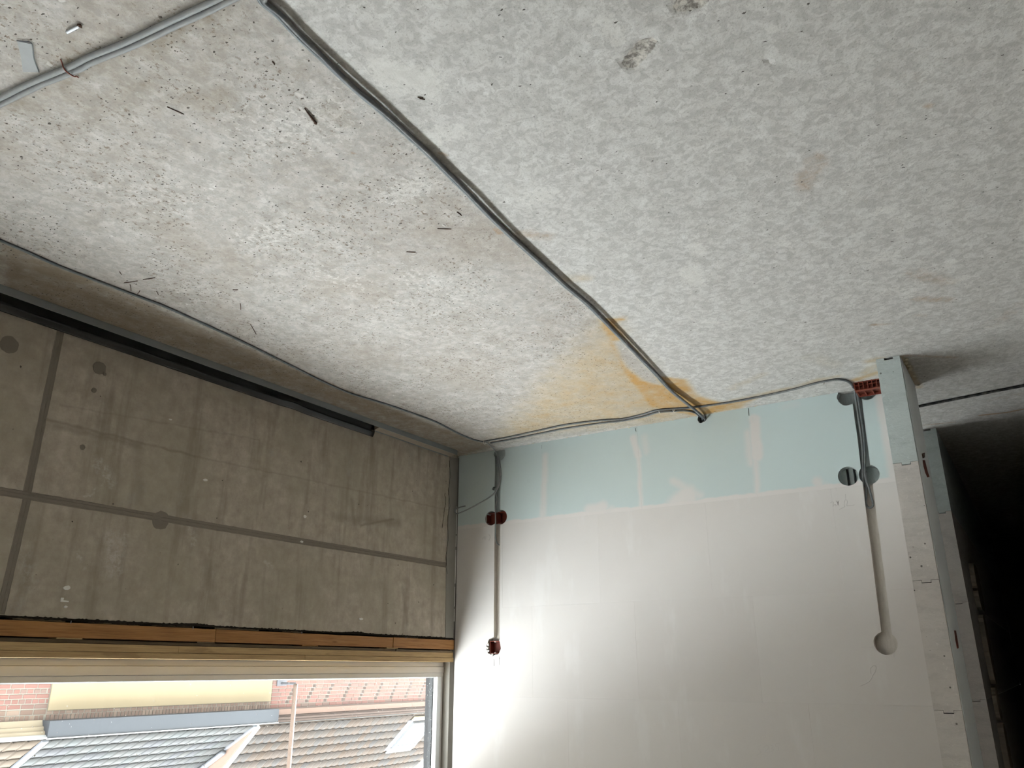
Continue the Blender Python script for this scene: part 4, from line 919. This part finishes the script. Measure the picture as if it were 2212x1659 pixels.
def rp(x, v_, h=0., th=tb, ez=2.48): return (x, EY - v_ * math.cos(th) + h * math.sin(th), ez + v_ * math.sin(th) + h * math.cos(th))
def rbox(name, x0, x1, v0, v1, h0, h1, mat, par, th=tb, ez=2.48):
    P_ = [rp(x, vv, h, th, ez) for h in (h0, h1) for x, vv in ((x0, v0), (x1, v0), (x1, v1), (x0, v1))]
    return pd(name, P_, [(0, 3, 2, 1), (4, 5, 6, 7), (0, 1, 5, 4), (1, 2, 6, 5), (2, 3, 7, 6), (3, 0, 4, 7)], mat, par)
sk = rbox('skylight', SX0, SX1, SV0, SV1, .0, .05, 'lead', H2)
rbox('skylight_pane', SX0 + .07, SX1 - .07, SV0 + .1, SV1 - .12, .05, .085, 'skyglass', H2)
for a_ in ((SX0, SX0 + .07, SV0, SV1), (SX1 - .07, SX1, SV0, SV1), (SX0 + .07, SX1 - .07, SV0, SV0 + .1), (SX0 + .07, SX1 - .07, SV1 - .12, SV1)): rbox('skylight_frame', a_[0], a_[1], a_[2], a_[3], .05, .10, 'pale_lead', H2)
rbox('flashing', SX0 - .06, SX1 + .06, SV1, SV1 + .20, .03, .055, 'pale_lead', H2); rbox('side_flashing', SX0 - .20, SX0, SV0 - .05, SV1 + .1, .02, .04, 'lead', H2)
y0_ = on_roof(893, 1553); y1_ = on_roof(930, 1543); rbox('yellow_apron', y0_[0] - .1, y1_[0] + .3, y1_[1], y0_[1], .03, .06, 'yellow', H2)
rbox('verge_strip', XR - .035, XR, -.02, 6.5, -.02, .06, 'lip', H2)
# brick gable between the low grey roof and the steeper brown roof, with a lead gutter pipe in the angle
th29 = math.radians(29)
prism('gable', [(EY, 2.44), (EY - 6.5 * math.cos(th29), 2.44 + 6.5 * math.sin(th29)), (EY - 6.5 * math.cos(tb), 2.46 + 6.5 * math.sin(tb))], 0, XR - .06, XR - .03, 'brick_brown', H2)
tube('valley_pipe', [rp(XR - .14, 1.0, .07, th29, 2.46), rp(XR - .14, 2.2, .07, th29, 2.46), rp(XR - .14, 4.5, .07, th29, 2.46)], .055, 'lead', H1, sides=10)
for v_ in (1.6, 2.4): tube('pipe_collar', [rp(XR - .14, v_, .07, th29, 2.46), rp(XR - .14, v_ + .08, .07, th29, 2.46)], .066, 'lead', H1, sides=10)
rbox('lead_flashing', XR - .14, XR - .0605, 0, 6.5, -.01, .04, 'lead', H1, th29, 2.46)
rbox('valley_strip', XA - .09, XA + .02, 0, 6.5, .0, .035, 'lead', H1, th29, 2.46)
pd('roof_deck', [(-16, EY, 2.45), (1.6, EY, 2.45), (1.6, EY - 12, 10.6), (-16, EY - 12, 10.6), (-16, EY - 12, 2.0), (1.6, EY - 12, 2.0)], [(0, 1, 2, 3), (2, 5, 4, 3)], 'tile_pale', H0)  # unseen steep roof added beside the view to block low sky
box('wall', -16, -3, FY - .3, FY, -4, 2.4, 'stone_mortar', H0)  # unseen front wall under that added roof
# pole on a bracket
pl_ = tag(empty('facade_pole', (9.2, FY + .4, 1.6)), 'slender weathered pole on grey bracket in front of brick house and roof', 'pole')
pa = ww(638, 1477, FY + .5); pb = ww(622, 1700, FY + .5)
tube('pole', [tuple(pa), (pa[0], pa[1], 2.5), (pa[0], pa[1], 5.2)], .038, 'pole', pl_, sides=10)
tube('highlight_strip', [(pa[0] + .05, pa[1] + .01, pa[2]), (pa[0] + .05, pa[1] + .01, 3.0), (pa[0] + .05, pa[1] + .01, 5.2)], .014, 'lip', pl_, sides=6)  # white strip drawn as the highlight on the pole
bx0, bx1 = ww(597, 1478, FY)[0], ww(617, 1478, FY)[0]
tube('arm', [tuple(pa), ((bx0 + bx1) / 2, FY + .22, pa[2]), ((bx0 + bx1) / 2, FY + .029, pa[2])], .028, 'lead', pl_, sides=8)
box('plate', bx0, bx1, FY + .0105, FY + .03, pa[2] - .09, pa[2] + .05, 'lead', pl_)
